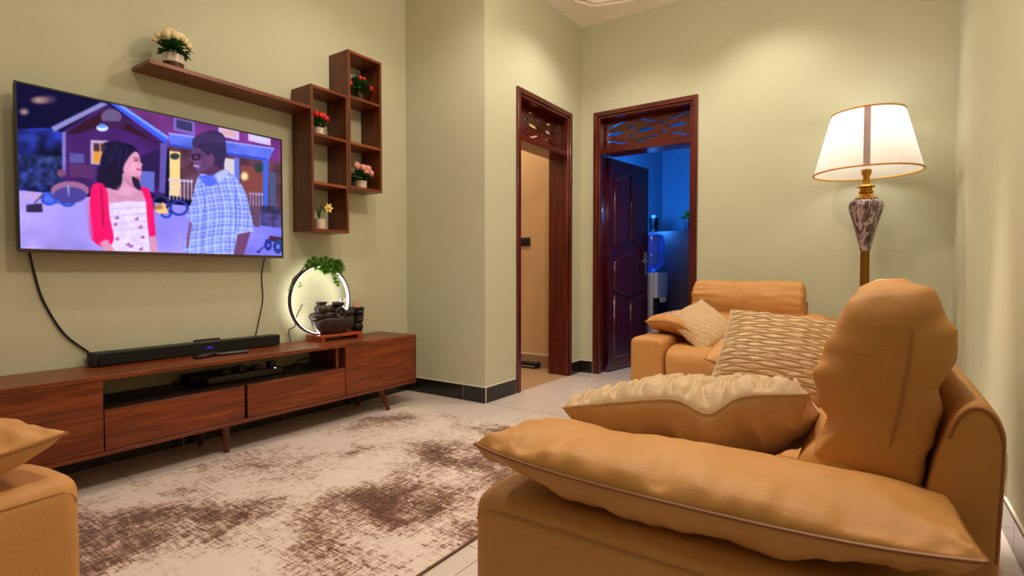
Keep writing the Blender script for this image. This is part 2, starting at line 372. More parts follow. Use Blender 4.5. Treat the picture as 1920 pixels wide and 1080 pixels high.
# ------------------------------------------------------------------ rug
def rug_mat():
    m, t, b = nt('distressed_rug')
    v = coords(t)
    patch = noise_n(t, v, 2.4, 3, 0.55, 0.4)
    big = noise_n(t, v, 0.9, 2, 0.5)
    sx = noise_n(t, coords(t, (5, 70, 1)), 1.7, 4, 0.7); sy = noise_n(t, coords(t, (70, 5, 1)), 1.7, 4, 0.7)
    fine = noise_n(t, v, 42, 5, 0.8, 0.6)
    st = math_n(t, 'ADD', math_n(t, 'MULTIPLY', math_n(t, 'ADD', sx, sy), 0.5), math_n(t, 'MULTIPLY', fine, 0.62))
    f = math_n(t, 'ADD', math_n(t, 'MULTIPLY', math_n(t, 'ADD', patch, math_n(t, 'MULTIPLY', big, 0.5)), 0.47), math_n(t, 'MULTIPLY', st, 0.585))
    c = ramp(t, f, [(0.786, lin((238, 222, 216))), (0.828, lin((216, 192, 182))), (0.864, lin((150, 114, 98))), (0.93, lin((88, 58, 48)))])
    t.links.new(c, b.inputs['Base Color']); b.inputs['Roughness'].default_value = 0.95; b.inputs['Specular IOR Level'].default_value = 0.1
    b.inputs['Sheen Weight'].default_value = 0.3
    bump_n(t, b, noise_n(t, v, 260, 3), 0.5, 0.004); return m
RUGX0, RUGX1, RUGY0, RUGY1 = 0.50, 2.67, 1.172, 2.738
rug = thing('area_rug', 'distressed cream and brown rug in the middle of the floor', 'rug', (1.4, 1.95, 0))
box('pile', (RUGX0, RUGY0, 0.0005), (RUGX1, RUGY1, 0.011), rug_mat(), rug, 0.003, 2)
RB = M('rug_binding', (120, 92, 76), 0.9)
tube('binding', [(RUGX0, RUGY0, 0.006), (RUGX1, RUGY0, 0.006)], 0.0045, RB, rug, 6)
tube('binding', [(RUGX0, RUGY1, 0.006), (RUGX1, RUGY1, 0.006)], 0.0045, RB, rug, 6)

# ------------------------------------------------------------------ TV
def paint_screen(W=400, H=226):
    ss = 2; w_, h_ = W*ss, H*ss
    src = [(92, 74), (1538, 386), (1541, 1016), (107, 985)]; dst = [(0, 0), (1, 0), (1, 1), (0, 1)]
    A = []; B = []
    for (x, y), (u, v) in zip(dst, src):      # uv -> sketch coordinates
        A.append([x, y, 1, 0, 0, 0, -u*x, -u*y]); B.append(u); A.append([0, 0, 0, x, y, 1, -v*x, -v*y]); B.append(v)
    h = np.append(np.linalg.solve(np.array(A, float), np.array(B, float)), 1).reshape(3, 3)
    U, V = np.meshgrid((np.arange(w_)+0.5)/w_, (np.arange(h_)+0.5)/h_)
    D = h[2, 0]*U+h[2, 1]*V+1; X = (h[0, 0]*U+h[0, 1]*V+h[0, 2])/D; Y = (h[1, 0]*U+h[1, 1]*V+h[1, 2])/D
    img = np.zeros((h_, w_, 3)); img[:] = (3, 4, 46)
    rs = np.random.RandomState(3)
    def nz(s, seed):
        r = np.random.RandomState(seed); g = r.rand(64, 64)
        xi, yi = (X/s) % 63, (Y/s) % 63; x0, y0 = xi.astype(int), yi.astype(int); fx, fy = xi-x0, yi-y0
        return (g[y0, x0]*(1-fx)+g[y0, x0+1]*fx)*(1-fy)+(g[y0+1, x0]*(1-fx)+g[y0+1, x0+1]*fx)*fy
    N1, N2, N3 = nz(46, 1), nz(18, 2), nz(90, 3)
    def inside(pts):
        ins = np.zeros(X.shape, bool); n = len(pts)
        for i in range(n):
            (xa, ya), (xb, yb) = pts[i], pts[(i+1) % n]
            if ya == yb: continue
            c = ((ya > Y) != (yb > Y)) & (X < (xb-xa)*(Y-ya)/(yb-ya)+xa); ins ^= c
        return ins
    def smooth(pts, k=5): return [(p.x, p.y) for p in crom([(x, y, 0) for x, y in pts], k, True)]
    def put(mask, col, a=1.0, var=0.0, nz_=None):
        c = np.array(col, float)
        if var: c = c*(1+var*((nz_ if nz_ is not None else N2)[mask][:, None]-0.5)*2)
        img[mask] = img[mask]*(1-a)+c*a
    def poly(pts, col, a=1.0, var=0.0, sm=False, nz_=None): put(inside(smooth(pts) if sm else pts), col, a, var, nz_)
    def line(p, q, wd, col, a=1.0):
        (xa, ya), (xb, yb) = p, q; dx, dy = xb-xa, yb-ya; L2 = dx*dx+dy*dy
        t = np.clip(((X-xa)*dx+(Y-ya)*dy)/L2, 0, 1); put(np.hypot(X-xa-t*dx, Y-ya-t*dy) < wd/2, col, a)
    def ell(cx, cy, rx, ry, col, a=1.0, soft=False):
        d = ((X-cx)/rx)**2+((Y-cy)/ry)**2
        if soft: k = np.clip(1-d, 0, 1)[..., None]*a; img[:] = img*(1-k)+np.array(col)*k
        else: put(d < 1, col, a)
    def ring(cx, cy, rx, ry, th, col):
        d = np.sqrt(((X-cx)/rx)**2+((Y-cy)/ry)**2); put(np.abs(d-1) < th, col)
    # night sky, cloud glints, hedge
    ell(225, 172, 60, 26, (190, 150, 130), 0.9, True); ell(270, 168, 55, 30, (120, 90, 110), 0.6, True); ell(138, 236, 32, 24, (170, 140, 130), 0.9, True)
    poly([(90, 330), (300, 322), (360, 360), (360, 680), (90, 680)], (22, 32, 104), 1, 0.9, nz_=N1)
    poly([(90, 470), (360, 480), (360, 640), (90, 650)], (38, 48, 92), 0.6, 0.9); ell(170, 380, 80, 30, (46, 66, 170), 0.7, True); ell(260, 500, 70, 22, (70, 80, 150), 0.6, True)
    # ground
    g = Y > 665+(X-100)*0.085
    put(g, (166, 148, 238)); k = np.clip((X-300)/1300, 0, 1)[..., None]*g[..., None]; img[:] = img*(1-k*0.75)+np.array((96, 100, 232))*k*0.75
    k = (np.clip((Y-700)/300, 0, 1)*(N3-0.5)*0.35)[..., None]*g[..., None]; img[:] = np.clip(img*(1+k), 0, 255); ell(230, 700, 170, 26, (190, 150, 190), 0.8, True)
    # houses
    poly([(600, 180), (1550, 380), (1550, 520), (920, 430)], (108, 46, 122), 1, 0.2, nz_=N3)
    poly([(350, 340), (590, 190), (920, 410), (900, 690), (350, 650)], (62, 28, 96), 1, 0.2, nz_=N3)
    poly([(360, 355), (590, 215), (880, 420), (860, 400), (600, 300), (420, 355)], (48, 14, 36)); poly([(720, 500), (880, 430), (880, 650), (800, 640)], (40, 22, 74))
    ell(615, 262, 56, 44, (98, 80, 122)); poly([(545, 285), (690, 285), (690, 320), (545, 320)], (58, 24, 74))
    poly([(285, 318), (560, 182), (600, 190), (300, 345)], (132, 128, 190)); poly([(600, 182), (680, 200), (930, 370), (915, 410)], (58, 84, 226)); poly([(640, 190), (680, 200), (930, 370), (925, 385)], (110, 150, 240))
    poly([(345, 345), (365, 345), (362, 560), (345, 560)], (128, 116, 190)); poly([(882, 400), (920, 410), (905, 680), (872, 670)], (92, 76, 160))
    for x0, y0, x1, y1, fr, fi in ((955, 262, 1070, 332, (120, 96, 190), (48, 50, 92)), (1200, 312, 1312, 362, (196, 170, 230), (206, 160, 160)), (1362, 348, 1484, 388, (200, 176, 236), (196, 190, 226))):
        sl = 0.22; q = lambda a, b: (a, b+(a-x0)*sl)
        poly([q(x0, y0), q(x1, y0), q(x1, y1), q(x0, y1)], fr); poly([q(x0+14, y0+8), q(x1-14, y0+8), q(x1-14, y1-14), q(x0+14, y1-14)], fi)
    poly([(930, 345), (1060, 360), (1505, 428), (1470, 500), (930, 415)], (88, 106, 224), 1, 0.15, nz_=N1); line((930, 412), (1460, 490), 12, (40, 70, 190)); line((930, 350), (1500, 430), 8, (150, 150, 245))
    poly([(930, 420), (1460, 500), (1550, 500), (1550, 790), (930, 690)], (84, 50, 70), 1, 0.3, nz_=N1); poly([(1320, 520), (1440, 535), (1440, 690), (1320, 680)], (122, 64, 62))
    poly([(932, 445), (990, 452), (985, 695), (928, 688)], (240, 200, 130)); poly([(1230, 480), (1290, 490), (1290, 590), (1230, 580)], (200, 190, 200)); ell(1340, 582, 26, 30, (255, 226, 160), 1, True)
    poly([(500, 388), (600, 392), (600, 525), (500, 520)], (186, 160, 190)); poly([(516, 405), (590, 408), (590, 518), (516, 512)], (214, 142, 44)); poly([(516, 405), (590, 408), (590, 450), (516, 450)], (70, 40, 50)); line((552, 405), (552, 515), 6, (190, 160, 170))
    poly([(385, 460), (465, 464), (465, 516), (385, 512)], (84, 80, 150)); poly([(385, 520), (520, 525), (520, 600), (385, 590)], (82, 44, 96)); poly([(760, 555), (850, 560), (845, 670), (760, 665)], (92, 100, 190))
    for x in range(930, 1056, 20): line((x, 600), (x, 712), 6, (196, 176, 206))
    line((925, 602), (1056, 612), 8, (200, 186, 220))
    for x in range(1370, 1450, 16): line((x, 672), (x, 742), 5, (160, 150, 200))
    line((1366, 674), (1452, 684), 7, (150, 150, 214)); poly([(1285, 480), (1312, 484), (1312, 720), (1285, 716)], (96, 110, 210)); poly([(1440, 490), (1472, 494), (1465, 765), (1440, 760)], (62, 92, 206)); poly([(1476, 560), (1510, 560), (1510, 790), (1476, 790)], (70, 80, 120)); ell(960, 475, 26, 18, (48, 56, 60)); ell(1418, 535, 24, 26, (40, 60, 60))
    ell(565, 322, 32, 18, (200, 224, 255)); poly([(552, 300), (578, 300), (592, 322), (540, 322)], (96, 140, 236))
    poly([(1370, 740), (1430, 745), (1420, 860), (1360, 850)], (92, 66, 96)); poly([(1430, 740), (1545, 750), (1545, 865), (1425, 850)], (56, 50, 92), 0.8, 0.4)
    # toys and bicycles
    for cx, cy in ((270, 715), (372, 722)): ring(cx, cy, 36, 26, 0.25, (36, 70, 190))
    poly([(230, 680), (300, 665), (400, 690), (410, 740), (250, 735)], (44, 76, 196), 0.8, 0.4); poly([(145, 745), (230, 735), (235, 785), (145, 785)], (44, 34, 70)); line((190, 735), (235, 690), 8, (60, 50, 90))
    ell(385, 665, 105, 50, (150, 96, 140)); ell(385, 690, 90, 44, (70, 60, 140)); line((375, 640), (378, 690), 6, (160, 190, 240)); ell(340, 570, 26, 20, (120, 70, 110))
    ring(980, 756, 46, 38, 0.16, (34, 52, 150)); ring(880, 730, 44, 38, 0.2, (40, 40, 96)); ring(910, 790, 24, 18, 0.3, (30, 60, 170)); poly([(845, 745), (895, 725), (925, 785), (880, 790), (850, 775)], (226, 160, 90), 0.9, 0.4)
    # woman
    poly([(560, 470), (600, 415), (670, 402), (735, 420), (765, 470), (740, 560), (720, 640), (650, 655), (575, 640), (545, 590)], (20, 15, 54), 1, 0.12, True)
    poly([(710, 480), (745, 450), (765, 470), (774, 520), (778, 545), (770, 585), (730, 590), (690, 575), (678, 540)], (216, 146, 178), 1, 0.0, True)
    poly([(736, 590), (768, 588), (770, 610), (740, 640)], (176, 104, 128), 1, 0, True)
    for cx, cy, rx, ry in ((560, 560, 26, 34), (575, 610, 30, 34), (612, 632, 34, 26), (655, 628, 28, 34), (548, 600, 16, 26), (590, 470, 26, 40), (752, 628, 14, 30), (764, 650, 10, 22), (628, 410, 60, 16)): ell(cx, cy, rx, ry, (22, 16, 52))
    for x0, y0, x1, y1 in ((640, 430, 600, 560), (670, 430, 640, 580), (700, 440, 672, 560), (610, 470, 575, 600), (590, 560, 600, 630), (640, 560, 650, 640)): line((x0, y0), (x1, y1), 7, (56, 46, 104), 0.5)
    ell(735, 535, 22, 30, (236, 170, 196), 0.6, True)
    line((752, 546), (776, 550), 7, (176, 52, 84)); line((738, 498), (760, 500), 6, (60, 30, 50)); line((734, 484), (762, 488), 4, (70, 36, 56)); ell(776, 522, 7, 9, (220, 150, 166))
    poly([(670, 570), (735, 590), (745, 640), (800, 690), (800, 760), (590, 760), (570, 660), (640, 640)], (200, 136, 172), 1, 0.03, True)
    poly([(555, 560), (600, 520), (660, 540), (672, 600), (650, 660), (600, 650), (560, 640)], (26, 17, 46), 1, 0.15, True); poly([(725, 588), (752, 600), (770, 640), (765, 660), (735, 640)], (40, 24, 56), 1, 0, True)
    ell(690, 665, 70, 40, (224, 164, 196), 0.6, True); line((690, 600), (725, 640), 16, (160, 96, 136), 0.5); line((640, 690), (700, 700), 5, (176, 116, 150), 0.5); line((720, 700), (780, 690), 5, (176, 116, 150), 0.5)
    poly([(590, 735), (690, 722), (800, 722), (812, 780), (806, 850), (822, 1020), (600, 1020), (615, 900), (590, 800)], (216, 198, 236), 1, 0.07)
    for yy in (768, 806, 846, 884): line((600, yy), (806, yy-18), 6, (180, 160, 214), 0.6)
    for cx, cy in ((632, 850), (640, 815), (748, 820), (768, 865), (780, 920), (716, 970), (700, 960), (640, 930), (770, 985)): ell(cx, cy, 12, 7, (164, 96, 160)); ell(cx+5, cy-5, 6, 8, (150, 84, 150))
    poly([(505, 640), (560, 625), (590, 680), (600, 800), (622, 930), (580, 975), (520, 950), (488, 890), (492, 740)], (232, 16, 98), 1, 0.05, True)
    poly([(770, 640), (815, 650), (838, 720), (852, 900), (850, 915), (818, 915), (806, 830), (800, 720)], (236, 18, 100), 1, 0.05)
    line((556, 640), (566, 860), 12, (150, 10, 70), 0.7)
    poly([(545, 950), (585, 930), (640, 1010), (590, 1020)], (206, 138, 170)); poly([(818, 914), (852, 912), (862, 1020), (826, 1020)], (206, 138, 170)); line((478, 720), (498, 920), 22, (170, 120, 190), 0.7)
    # man
    poly([(1060, 380), (1110, 348), (1170, 335), (1225, 355), (1240, 420), (1235, 490), (1205, 545), (1150, 500), (1070, 440)], (50, 36, 78), 1, 0.08, True)
    poly([(1055, 440), (1080, 425), (1140, 470), (1165, 510), (1150, 560), (1100, 572), (1075, 545), (1060, 510), (1046, 490)], (92, 58, 104), 1, 0.04, True)
    poly([(1075, 380), (1130, 350), (1215, 360), (1225, 400), (1120, 400), (1070, 420)], (74, 56, 104), 0.5, 0, True); ell(1085, 520, 30, 40, (120, 82, 130), 0.5, True)
    ell(1158, 492, 18, 32, (104, 60, 100)); poly([(1100, 560), (1190, 520), (1215, 560), (1130, 610)], (84, 48, 84))
    line((1054, 466), (1110, 462), 5, (26, 18, 40)); ring(1076, 478, 20, 14, 0.25, (26, 18, 40)); line((1064, 525), (1090, 530), 8, (190, 160, 200)); ell(1046, 492, 9, 12, (98, 60, 104))
    sh = inside(smooth([(1100, 570), (1160, 580), (1230, 545), (1300, 600), (1345, 670), (1370, 780), (1384, 880), (1300, 900), (1280, 1022), (1015, 1022), (1045, 830), (1022, 810), (1050, 720), (1070, 630)], 3))
    put(sh, (128, 146, 236), 1, 0.12, N1)
    wob = 12*np.sin(Y/70)
    for per, wd, col, a in ((46, 9, (42, 62, 190), 0.75), (23, 5, (196, 204, 250), 0.8)):
        put(sh & (((X+wob-Y*0.06) % per) < wd), col, a); put(sh & (((Y+X*0.06+8*np.sin(X/60)) % per) < wd), col, a)
    poly([(1180, 575), (1232, 545), (1252, 575), (1195, 620)], (176, 184, 246), 0.8); poly([(1090, 580), (1170, 575), (1190, 620), (1150, 640), (1110, 620)], (66, 86, 236), 0.8); line((1130, 620), (1100, 1010), 6, (70, 80, 200), 0.6)
    line((1290, 660), (1290, 880), 8, (64, 80, 196), 0.6); line((1285, 898), (1384, 880), 8, (170, 176, 240))
    poly([(1300, 898), (1372, 884), (1330, 1020), (1275, 1020)], (104, 64, 104)); poly([(1036, 830), (1052, 840), (1030, 980), (1016, 970)], (120, 76, 120))
    # wagon
    poly([(1470, 905), (1545, 915), (1545, 945), (1475, 935)], (70, 34, 56)); ring(1466, 955, 14, 22, 0.5, (36, 46, 140)); ring(1520, 965, 18, 26, 0.5, (34, 60, 130)); line((1412, 992), (1470, 945), 7, (40, 44, 140)); ell(1412, 994, 10, 6, (36, 40, 130))
    img = img.reshape(H, ss, W, ss, 3).mean((1, 3))
    for _ in range(2):
        p = np.pad(img, ((1, 1), (1, 1), (0, 0)), 'edge'); img = (img*4+p[:-2, 1:-1]+p[2:, 1:-1]+p[1:-1, :-2]+p[1:-1, 2:])/8
    return np.clip(img, 0, 255)
TX0, TX1, TZ0, TZ1, TY = 0.696, 1.932, 1.038, 1.766, 3.040
tv = thing('television', 'large flat television showing a couple outside a house at night', 'television', (1.314, 3.09, 1.04))
box('back_shell', (TX0+0.004, TY+0.008, TZ0+0.004), (TX1-0.004, TY+0.045, TZ1-0.004), BLACK, tv, 0.006)
box('wall_bracket', (1.1, TY+0.045, 1.2), (1.5, YT-0.002, 1.6), BLACKM, tv)
boxes('bezel', [((TX0, TY, TZ0+0.016), (TX0+0.008, TY+0.01, TZ1)), ((TX1-0.008, TY, TZ0+0.016), (TX1, TY+0.01, TZ1)), ((TX0+0.008, TY, TZ1-0.008), (TX1-0.008, TY+0.01, TZ1))], BLACK, tv)
box('lower_bezel', (TX0, TY-0.002, TZ0), (TX1, TY+0.01, TZ0+0.016), BEZEL, tv, 0.002)
def screen():
    W, H = 400, 226; im = paint_screen(W, H)
    xs = np.linspace(TX0+0.008, TX1-0.008, W); zs = np.linspace(TZ1-0.008, TZ0+0.016, H)
    gx, gz = np.meshgrid(xs, zs); co = np.stack([gx, np.full_like(gx, TY+0.004), gz], -1).reshape(-1, 3)-np.array(tv.location)
    idx = np.arange(W*H).reshape(H, W); f = np.stack([idx[:-1, :-1], idx[1:, :-1], idx[1:, 1:], idx[:-1, 1:]], -1).reshape(-1, 4)
    me = bpy.data.meshes.new('screen'); me.vertices.add(W*H); me.vertices.foreach_set('co', co.ravel())
    me.loops.add(f.size); me.loops.foreach_set('vertex_index', f.ravel()); me.polygons.add(len(f))
    me.polygons.foreach_set('loop_start', np.arange(0, f.size, 4)); me.update(calc_edges=True)
    a = me.color_attributes.new('picture', 'FLOAT_COLOR', 'POINT'); s = im.reshape(-1, 3)/255
    l = np.where(s <= 0.04045, s/12.92, ((s+0.055)/1.055)**2.4); a.data.foreach_set('color', np.concatenate([l, np.ones((len(l), 1))], 1).astype(np.float32).ravel())
    m, t, b = nt('screen_picture'); at = t.nodes.new('ShaderNodeAttribute'); at.attribute_name = 'picture'
    b.inputs['Base Color'].default_value = (0.004, 0.004, 0.004, 1); b.inputs['Roughness'].default_value = 0.25; b.inputs['Specular IOR Level'].default_value = 0.06
    t.links.new(at.outputs['Color'], b.inputs['Emission Color']); b.inputs['Emission Strength'].default_value = 1.15
    m.cycles.emission_sampling = 'NONE'
    obj('screen', me, m, tv)
screen()
# ------------------------------------------------------------------ console
CF, CB, CX0, CX1, CZ0, CZ1 = 2.757, 3.125, 0.275, 2.790, 0.155, 0.503
con = thing('tv_console', 'long low walnut console with tapered legs under the television', 'console', (1.53, 2.94, 0))
box('top_board', (CX0, CF, CZ1-0.02), (CX1, CB, CZ1), WX, con, 0.0015, 1)
box('bottom_board', (CX0, CF, CZ0), (CX1, CB, CZ0+0.018), WX, con, 0.0015, 1)
for x0, x1 in ((CX0, CX0+0.018), (0.878, 0.896), (2.172, 2.190), (CX1-0.018, CX1)): box('upright', (x0, CF+0.018 if 0.5 < x0 < 2.5 else CF, CZ0+0.018), (x1, CB, CZ1-0.02), WZ, con)
SHB = M('console_inside', (30, 18, 12), 0.5)
box('inner_shelf', (0.896, CF+0.02, 0.342), (2.172, CB, 0.354), SHB, con)
box('upright', (1.522, CF+0.024, CZ0+0.018), (1.536, CB, 0.342), SHB, con)
box('niche_post', (2.12, CF+0.03, 0.354), (2.138, CF+0.05, CZ1-0.02), WZ, con)
box('drawer_front', (0.900, CF+0.002, CZ0+0.02), (1.521, CF+0.02, 0.352), WX, con, 0.0015, 1)
box('drawer_front', (1.537, CF+0.002, CZ0+0.02), (2.168, CF+0.02, 0.352), WX, con, 0.0015, 1)
box('cabinet_door', (CX0+0.02, CF+0.001, CZ0+0.02), (0.896, CF+0.018, CZ1-0.0215), WX, con, 0.0015, 1)
box('cabinet_door', (2.172, CF+0.001, CZ0+0.02), (CX1-0.002, CF+0.018, CZ1-0.0215), WX, con, 0.0015, 1)
for bx, by, tx, ty in ((2.552, 2.790, 2.505, 2.82), (2.52, 3.07, 2.50, 3.05), (1.462, 2.835, 1.458, 2.845), (1.44, 3.07, 1.445, 3.06), (0.42, 2.80, 0.46, 2.82), (0.42, 3.07, 0.46, 3.05)):
    tube('leg', [(bx, by, 0.0), (tx, ty, CZ0)], [0.014, 0.023], WZ, con, 14)

# ------------------------------------------------------------------ wall shelf and cabinets
SD = 2.940
shf = thing('wall_shelf', 'long thin walnut shelf on the wall above the television', 'shelf', (1.6, YT, 1.98))
box('board', (1.172, SD, 1.968), (2.066, YT-0.001, 1.990), WX, shf, 0.0015, 1)
def cubby(name, label, x0, x1, z0, z1):
    t_ = 0.018; r = thing(name, label, 'wall cabinet', ((x0+x1)/2, YT, z0), 'open walnut wall cabinets')
    box('side_panel', (x0, SD, z0), (x0+t_, YT-0.001, z1), WZ, r, 0.001, 1); box('side_panel', (x1-t_, SD, z0), (x1, YT-0.001, z1), WZ, r, 0.001, 1)
    box('top_panel', (x0+t_, SD+0.0005, z1-t_), (x1-t_, YT-0.001, z1-0.0005), WX, r); box('bottom_panel', (x0+t_, SD+0.0005, z0+0.0005), (x1-t_, YT-0.001, z0+t_), WX, r)
    hs = []
    for k in (1, 2):
        z = z0+(z1-z0)*k/3; box('shelf_panel', (x0+t_, SD+0.001, z-t_/2), (x1-t_, YT-0.001, z+t_/2), WX, r); hs.append(z+t_/2)
    return [z0+t_]+hs
C2 = cubby('cubby_cabinet', 'lower open walnut cabinet joined to the long shelf', 2.068, 2.353, 1.212, 2.128)
C3 = cubby('cubby_cabinet', 'higher open walnut cabinet at the right of the pair', 2.355, 2.645, 1.517, 2.437)

# ------------------------------------------------------------------ plants
def leaf_verts(b, p, d, L, wd, curl=0.3):
    d = d.normalized(); s = d.cross(Vector((0, 0, 1)))
    s = s.normalized() if s.length > 1e-3 else Vector((1, 0, 0)); n = s.cross(d)
    pts = [p, p+d*L*0.5+s*wd+n*0.15*wd, p+d*L-Vector((0, 0, curl*L)), p+d*L*0.5-s*wd+n*0.15*wd]
    mid = p+d*L*0.52-n*0.2*wd; v = [b.verts.new(q) for q in pts]; m = b.verts.new(mid)
    for k in range(4): b.faces.new((v[k], v[(k+1) % 4], m))
def ruffle(name, c, r, mat, parent, seed):
    b = bmesh.new(); bmesh.ops.create_icosphere(b, subdivisions=2, radius=1)
    for v in b.verts:
        k = 1+0.30*noise.noise(v.co*2.6+Vector((seed*3.1, seed, 0)))+0.16*math.sin(9*math.atan2(v.co.y, v.co.x)+5*v.co.z); v.co = Vector(c)-shift(parent)+v.co*r*k
    return obj(name, b, mat, parent, True)
def potted(name, label, x, y, z, pot, potmats, fol, blossoms, bmat, group='flower pots on the wall shelves', lm=LEAFD):
    r = thing(name, label, 'potted plant', (x, y, z), group)
    rb, rtp, hh, band = pot
    if band:
        lathe('pot', [(rb+(rtp-rb)*band/hh, band), (rtp, hh), (rtp*0.9, hh), (rtp*0.88, hh*0.85), (0, hh*0.85)], potmats[0], r, (x, y, z)); lathe('pot_base', [(0, 0.0), (rb, 0.0), (rb+(rtp-rb)*band/hh, band), (0, band)], potmats[1], r, (x, y, z))
    else: lathe('pot', [(0, 0.0), (rb, 0.0), (rtp, hh), (rtp*0.9, hh), (rtp*0.88, hh*0.85), (0, hh*0.85)], potmats[0], r, (x, y, z))
    n, R, zc, L, wd = fol
    b = bmesh.new(); o = shift(r); rs = random.Random(sum(map(ord, label)))
    for k in range(n):
        a = rs.uniform(0, 6.283); e = rs.uniform(-0.35, 1.2); d = Vector((math.cos(a)*math.cos(e), math.sin(a)*math.cos(e), math.sin(e)))
        p = Vector((x, y, z+zc))+d*R*rs.uniform(0.15, 0.75)-o; leaf_verts(b, p, d+Vector((0, 0, 0.15)), L*rs.uniform(0.7, 1.2), wd*rs.uniform(0.7, 1.2))
    tag(obj('foliage', b, lm, r), kind='stuff')
    b = bmesh.new()
    for k, (dx, dy, dz, rr) in enumerate(blossoms): tube_bm(b, [Vector((x, y, z+hh*0.8))-o, Vector((x+dx*0.5, y+dy*0.5, z+hh+(dz-hh)*0.6))-o, Vector((x+dx, y+dy, z+dz))-o], 0.0015, 4)
    obj('stems', b, STEM, r)
    for k, (dx, dy, dz, rr) in enumerate(blossoms): ruffle('blossom', (x+dx, y+dy, z+dz), rr, bmat, r, k+1)
    return r
potted('potted_flower', 'white flowers in a cream and brown pot on the long shelf', 1.314, 3.02, 1.990, (0.046, 0.05, 0.078, 0.036), (POTW, POTB), (180, 0.066, 0.098, 0.045, 0.014),
       [(-0.04, -0.03, 0.162, 0.026), (-0.008, -0.04, 0.168, 0.026), (0.026, -0.03, 0.172, 0.025), (-0.015, 0.0, 0.188, 0.026), (0.05, -0.02, 0.162, 0.022), (0.07, -0.02, 0.14, 0.017), (0.075, 0.0, 0.16, 0.016), (-0.07, -0.01, 0.15, 0.016), (-0.085, 0, 0.13, 0.014), (-0.06, 0.02, 0.165, 0.016), (0.015, 0.03, 0.185, 0.02)], CREAM)
potted('potted_flower', 'red flowers in a dark pot in the topmost cabinet compartment', 2.525, 3.04, C3[2], (0.026, 0.036, 0.062, 0), (POTD,), (260, 0.07, 0.108, 0.048, 0.015),
       [(-0.01, -0.03, 0.165, 0.017), (0.03, -0.02, 0.172, 0.017), (-0.085, -0.02, 0.112, 0.017), (0.085, -0.03, 0.118, 0.017)], RED)
potted('potted_flower', 'red flowers in a white pot with dark base on the lower cabinet', 2.185, 3.03, C2[2], (0.030, 0.035, 0.058, 0.018), (POTW, POTB), (150, 0.045, 0.088, 0.036, 0.012),
       [(-0.03, -0.02, 0.14, 0.022), (0.0, -0.03, 0.135, 0.022), (0.035, -0.01, 0.14, 0.024), (0.05, -0.02, 0.125, 0.02), (0.01, 0.02, 0.15, 0.022)], RED)
potted('potted_flower', 'pink flowers in a white pot in the bottom right compartment', 2.522, 3.02, C3[0], (0.038, 0.042, 0.058, 0), (POTW,), (200, 0.062, 0.085, 0.046, 0.014),
       [(-0.05, -0.02, 0.155, 0.028), (0.0, -0.03, 0.145, 0.028), (0.02, -0.035, 0.118, 0.024), (0.055, -0.01, 0.148, 0.028), (0.075, -0.02, 0.122, 0.024), (0.0, 0.03, 0.165, 0.024)], PINK)
nr = thing('potted_flower', 'single yellow flower in a white pot in the lowest compartment', 'potted plant', (2.19, 3.03, C2[0]), 'flower pots on the wall shelves')
lathe('pot', [(0, 0), (0.032, 0), (0.034, 0.07), (0.03, 0.07), (0.029, 0.06), (0, 0.06)], POTW, nr, (2.19, 3.03, C2[0]))
b = bmesh.new(); o_ = shift(nr)
for a, l, t_ in ((0.3, 0.13, 0.2), (1.5, 0.10, 0.3), (2.9, 0.12, 0.25), (4.0, 0.09, 0.35), (5.2, 0.11, 0.2)):
    leaf_verts(b, Vector((2.185, 3.03, C2[0]+0.055))-o_, Vector((math.cos(a)*t_, math.sin(a)*t_, 1)), l, 0.008, 0)
tag(obj('foliage', b, LEAFD, nr), kind='stuff')
fc = Vector((2.232, 3.0, C2[0]+0.145))
tube('stem', crom([(2.19, 3.03, C2[0]+0.05), (2.205, 3.02, C2[0]+0.1), fc], 5), 0.002, LEAFL, nr, 5)
for k in range(6):
    a = k*math.pi/3; b = bmesh.new(); d = Vector((math.cos(a), -0.25, math.sin(a))); s = Vector((-math.sin(a), 0, math.cos(a)))
    q = [fc-o_, fc-o_+d*0.018+s*0.012, fc-o_+d*0.036, fc-o_+d*0.018-s*0.012]; b.faces.new([b.verts.new(v) for v in q]); obj('petal', b, CREAM if k % 2 else YELL, nr)
ruffle('flower_centre', fc+Vector((0, -0.01, 0)), 0.011, YELL, nr, 3)

# ------------------------------------------------------------------ things on the console
TOPZ = CZ1
sb = thing('soundbar', 'long black soundbar with blue display on the console', 'soundbar', (1.425, 3.07, TOPZ))
box('housing', (0.951, 3.032, TOPZ+0.003), (1.899, 3.112, TOPZ+0.066), BLACK, sb, 0.006)
box('grille', (0.975, 3.029, TOPZ+0.008), (1.885, 3.034, TOPZ+0.061), FABBLK, sb)
for x in (1.05, 1.8): box('foot', (x, 3.05, TOPZ), (x+0.05, 3.09, TOPZ+0.0035), BLACKM, sb)
box('end_cap', (0.949, 3.030, TOPZ+0.003), (0.962, 3.113, TOPZ+0.067), BLACKM, sb, 0.003)
DISP = M('blue_display', (10, 14, 40), 0.4, var=0, emit=(40, 80, 230), es=0.45)
dg = bmesh.new()
for k, (x, hh) in enumerate(((1.448, 0.006), (1.462, 0.012), (1.472, 0.012), (1.480, 0.012), (1.488, 0.008))): bxm(dg, (x, 3.0275, TOPZ+0.030), (x+0.0055, 3.0295, TOPZ+0.030+hh), sb.location)
obj('display_digits', dg, DISP, sb)
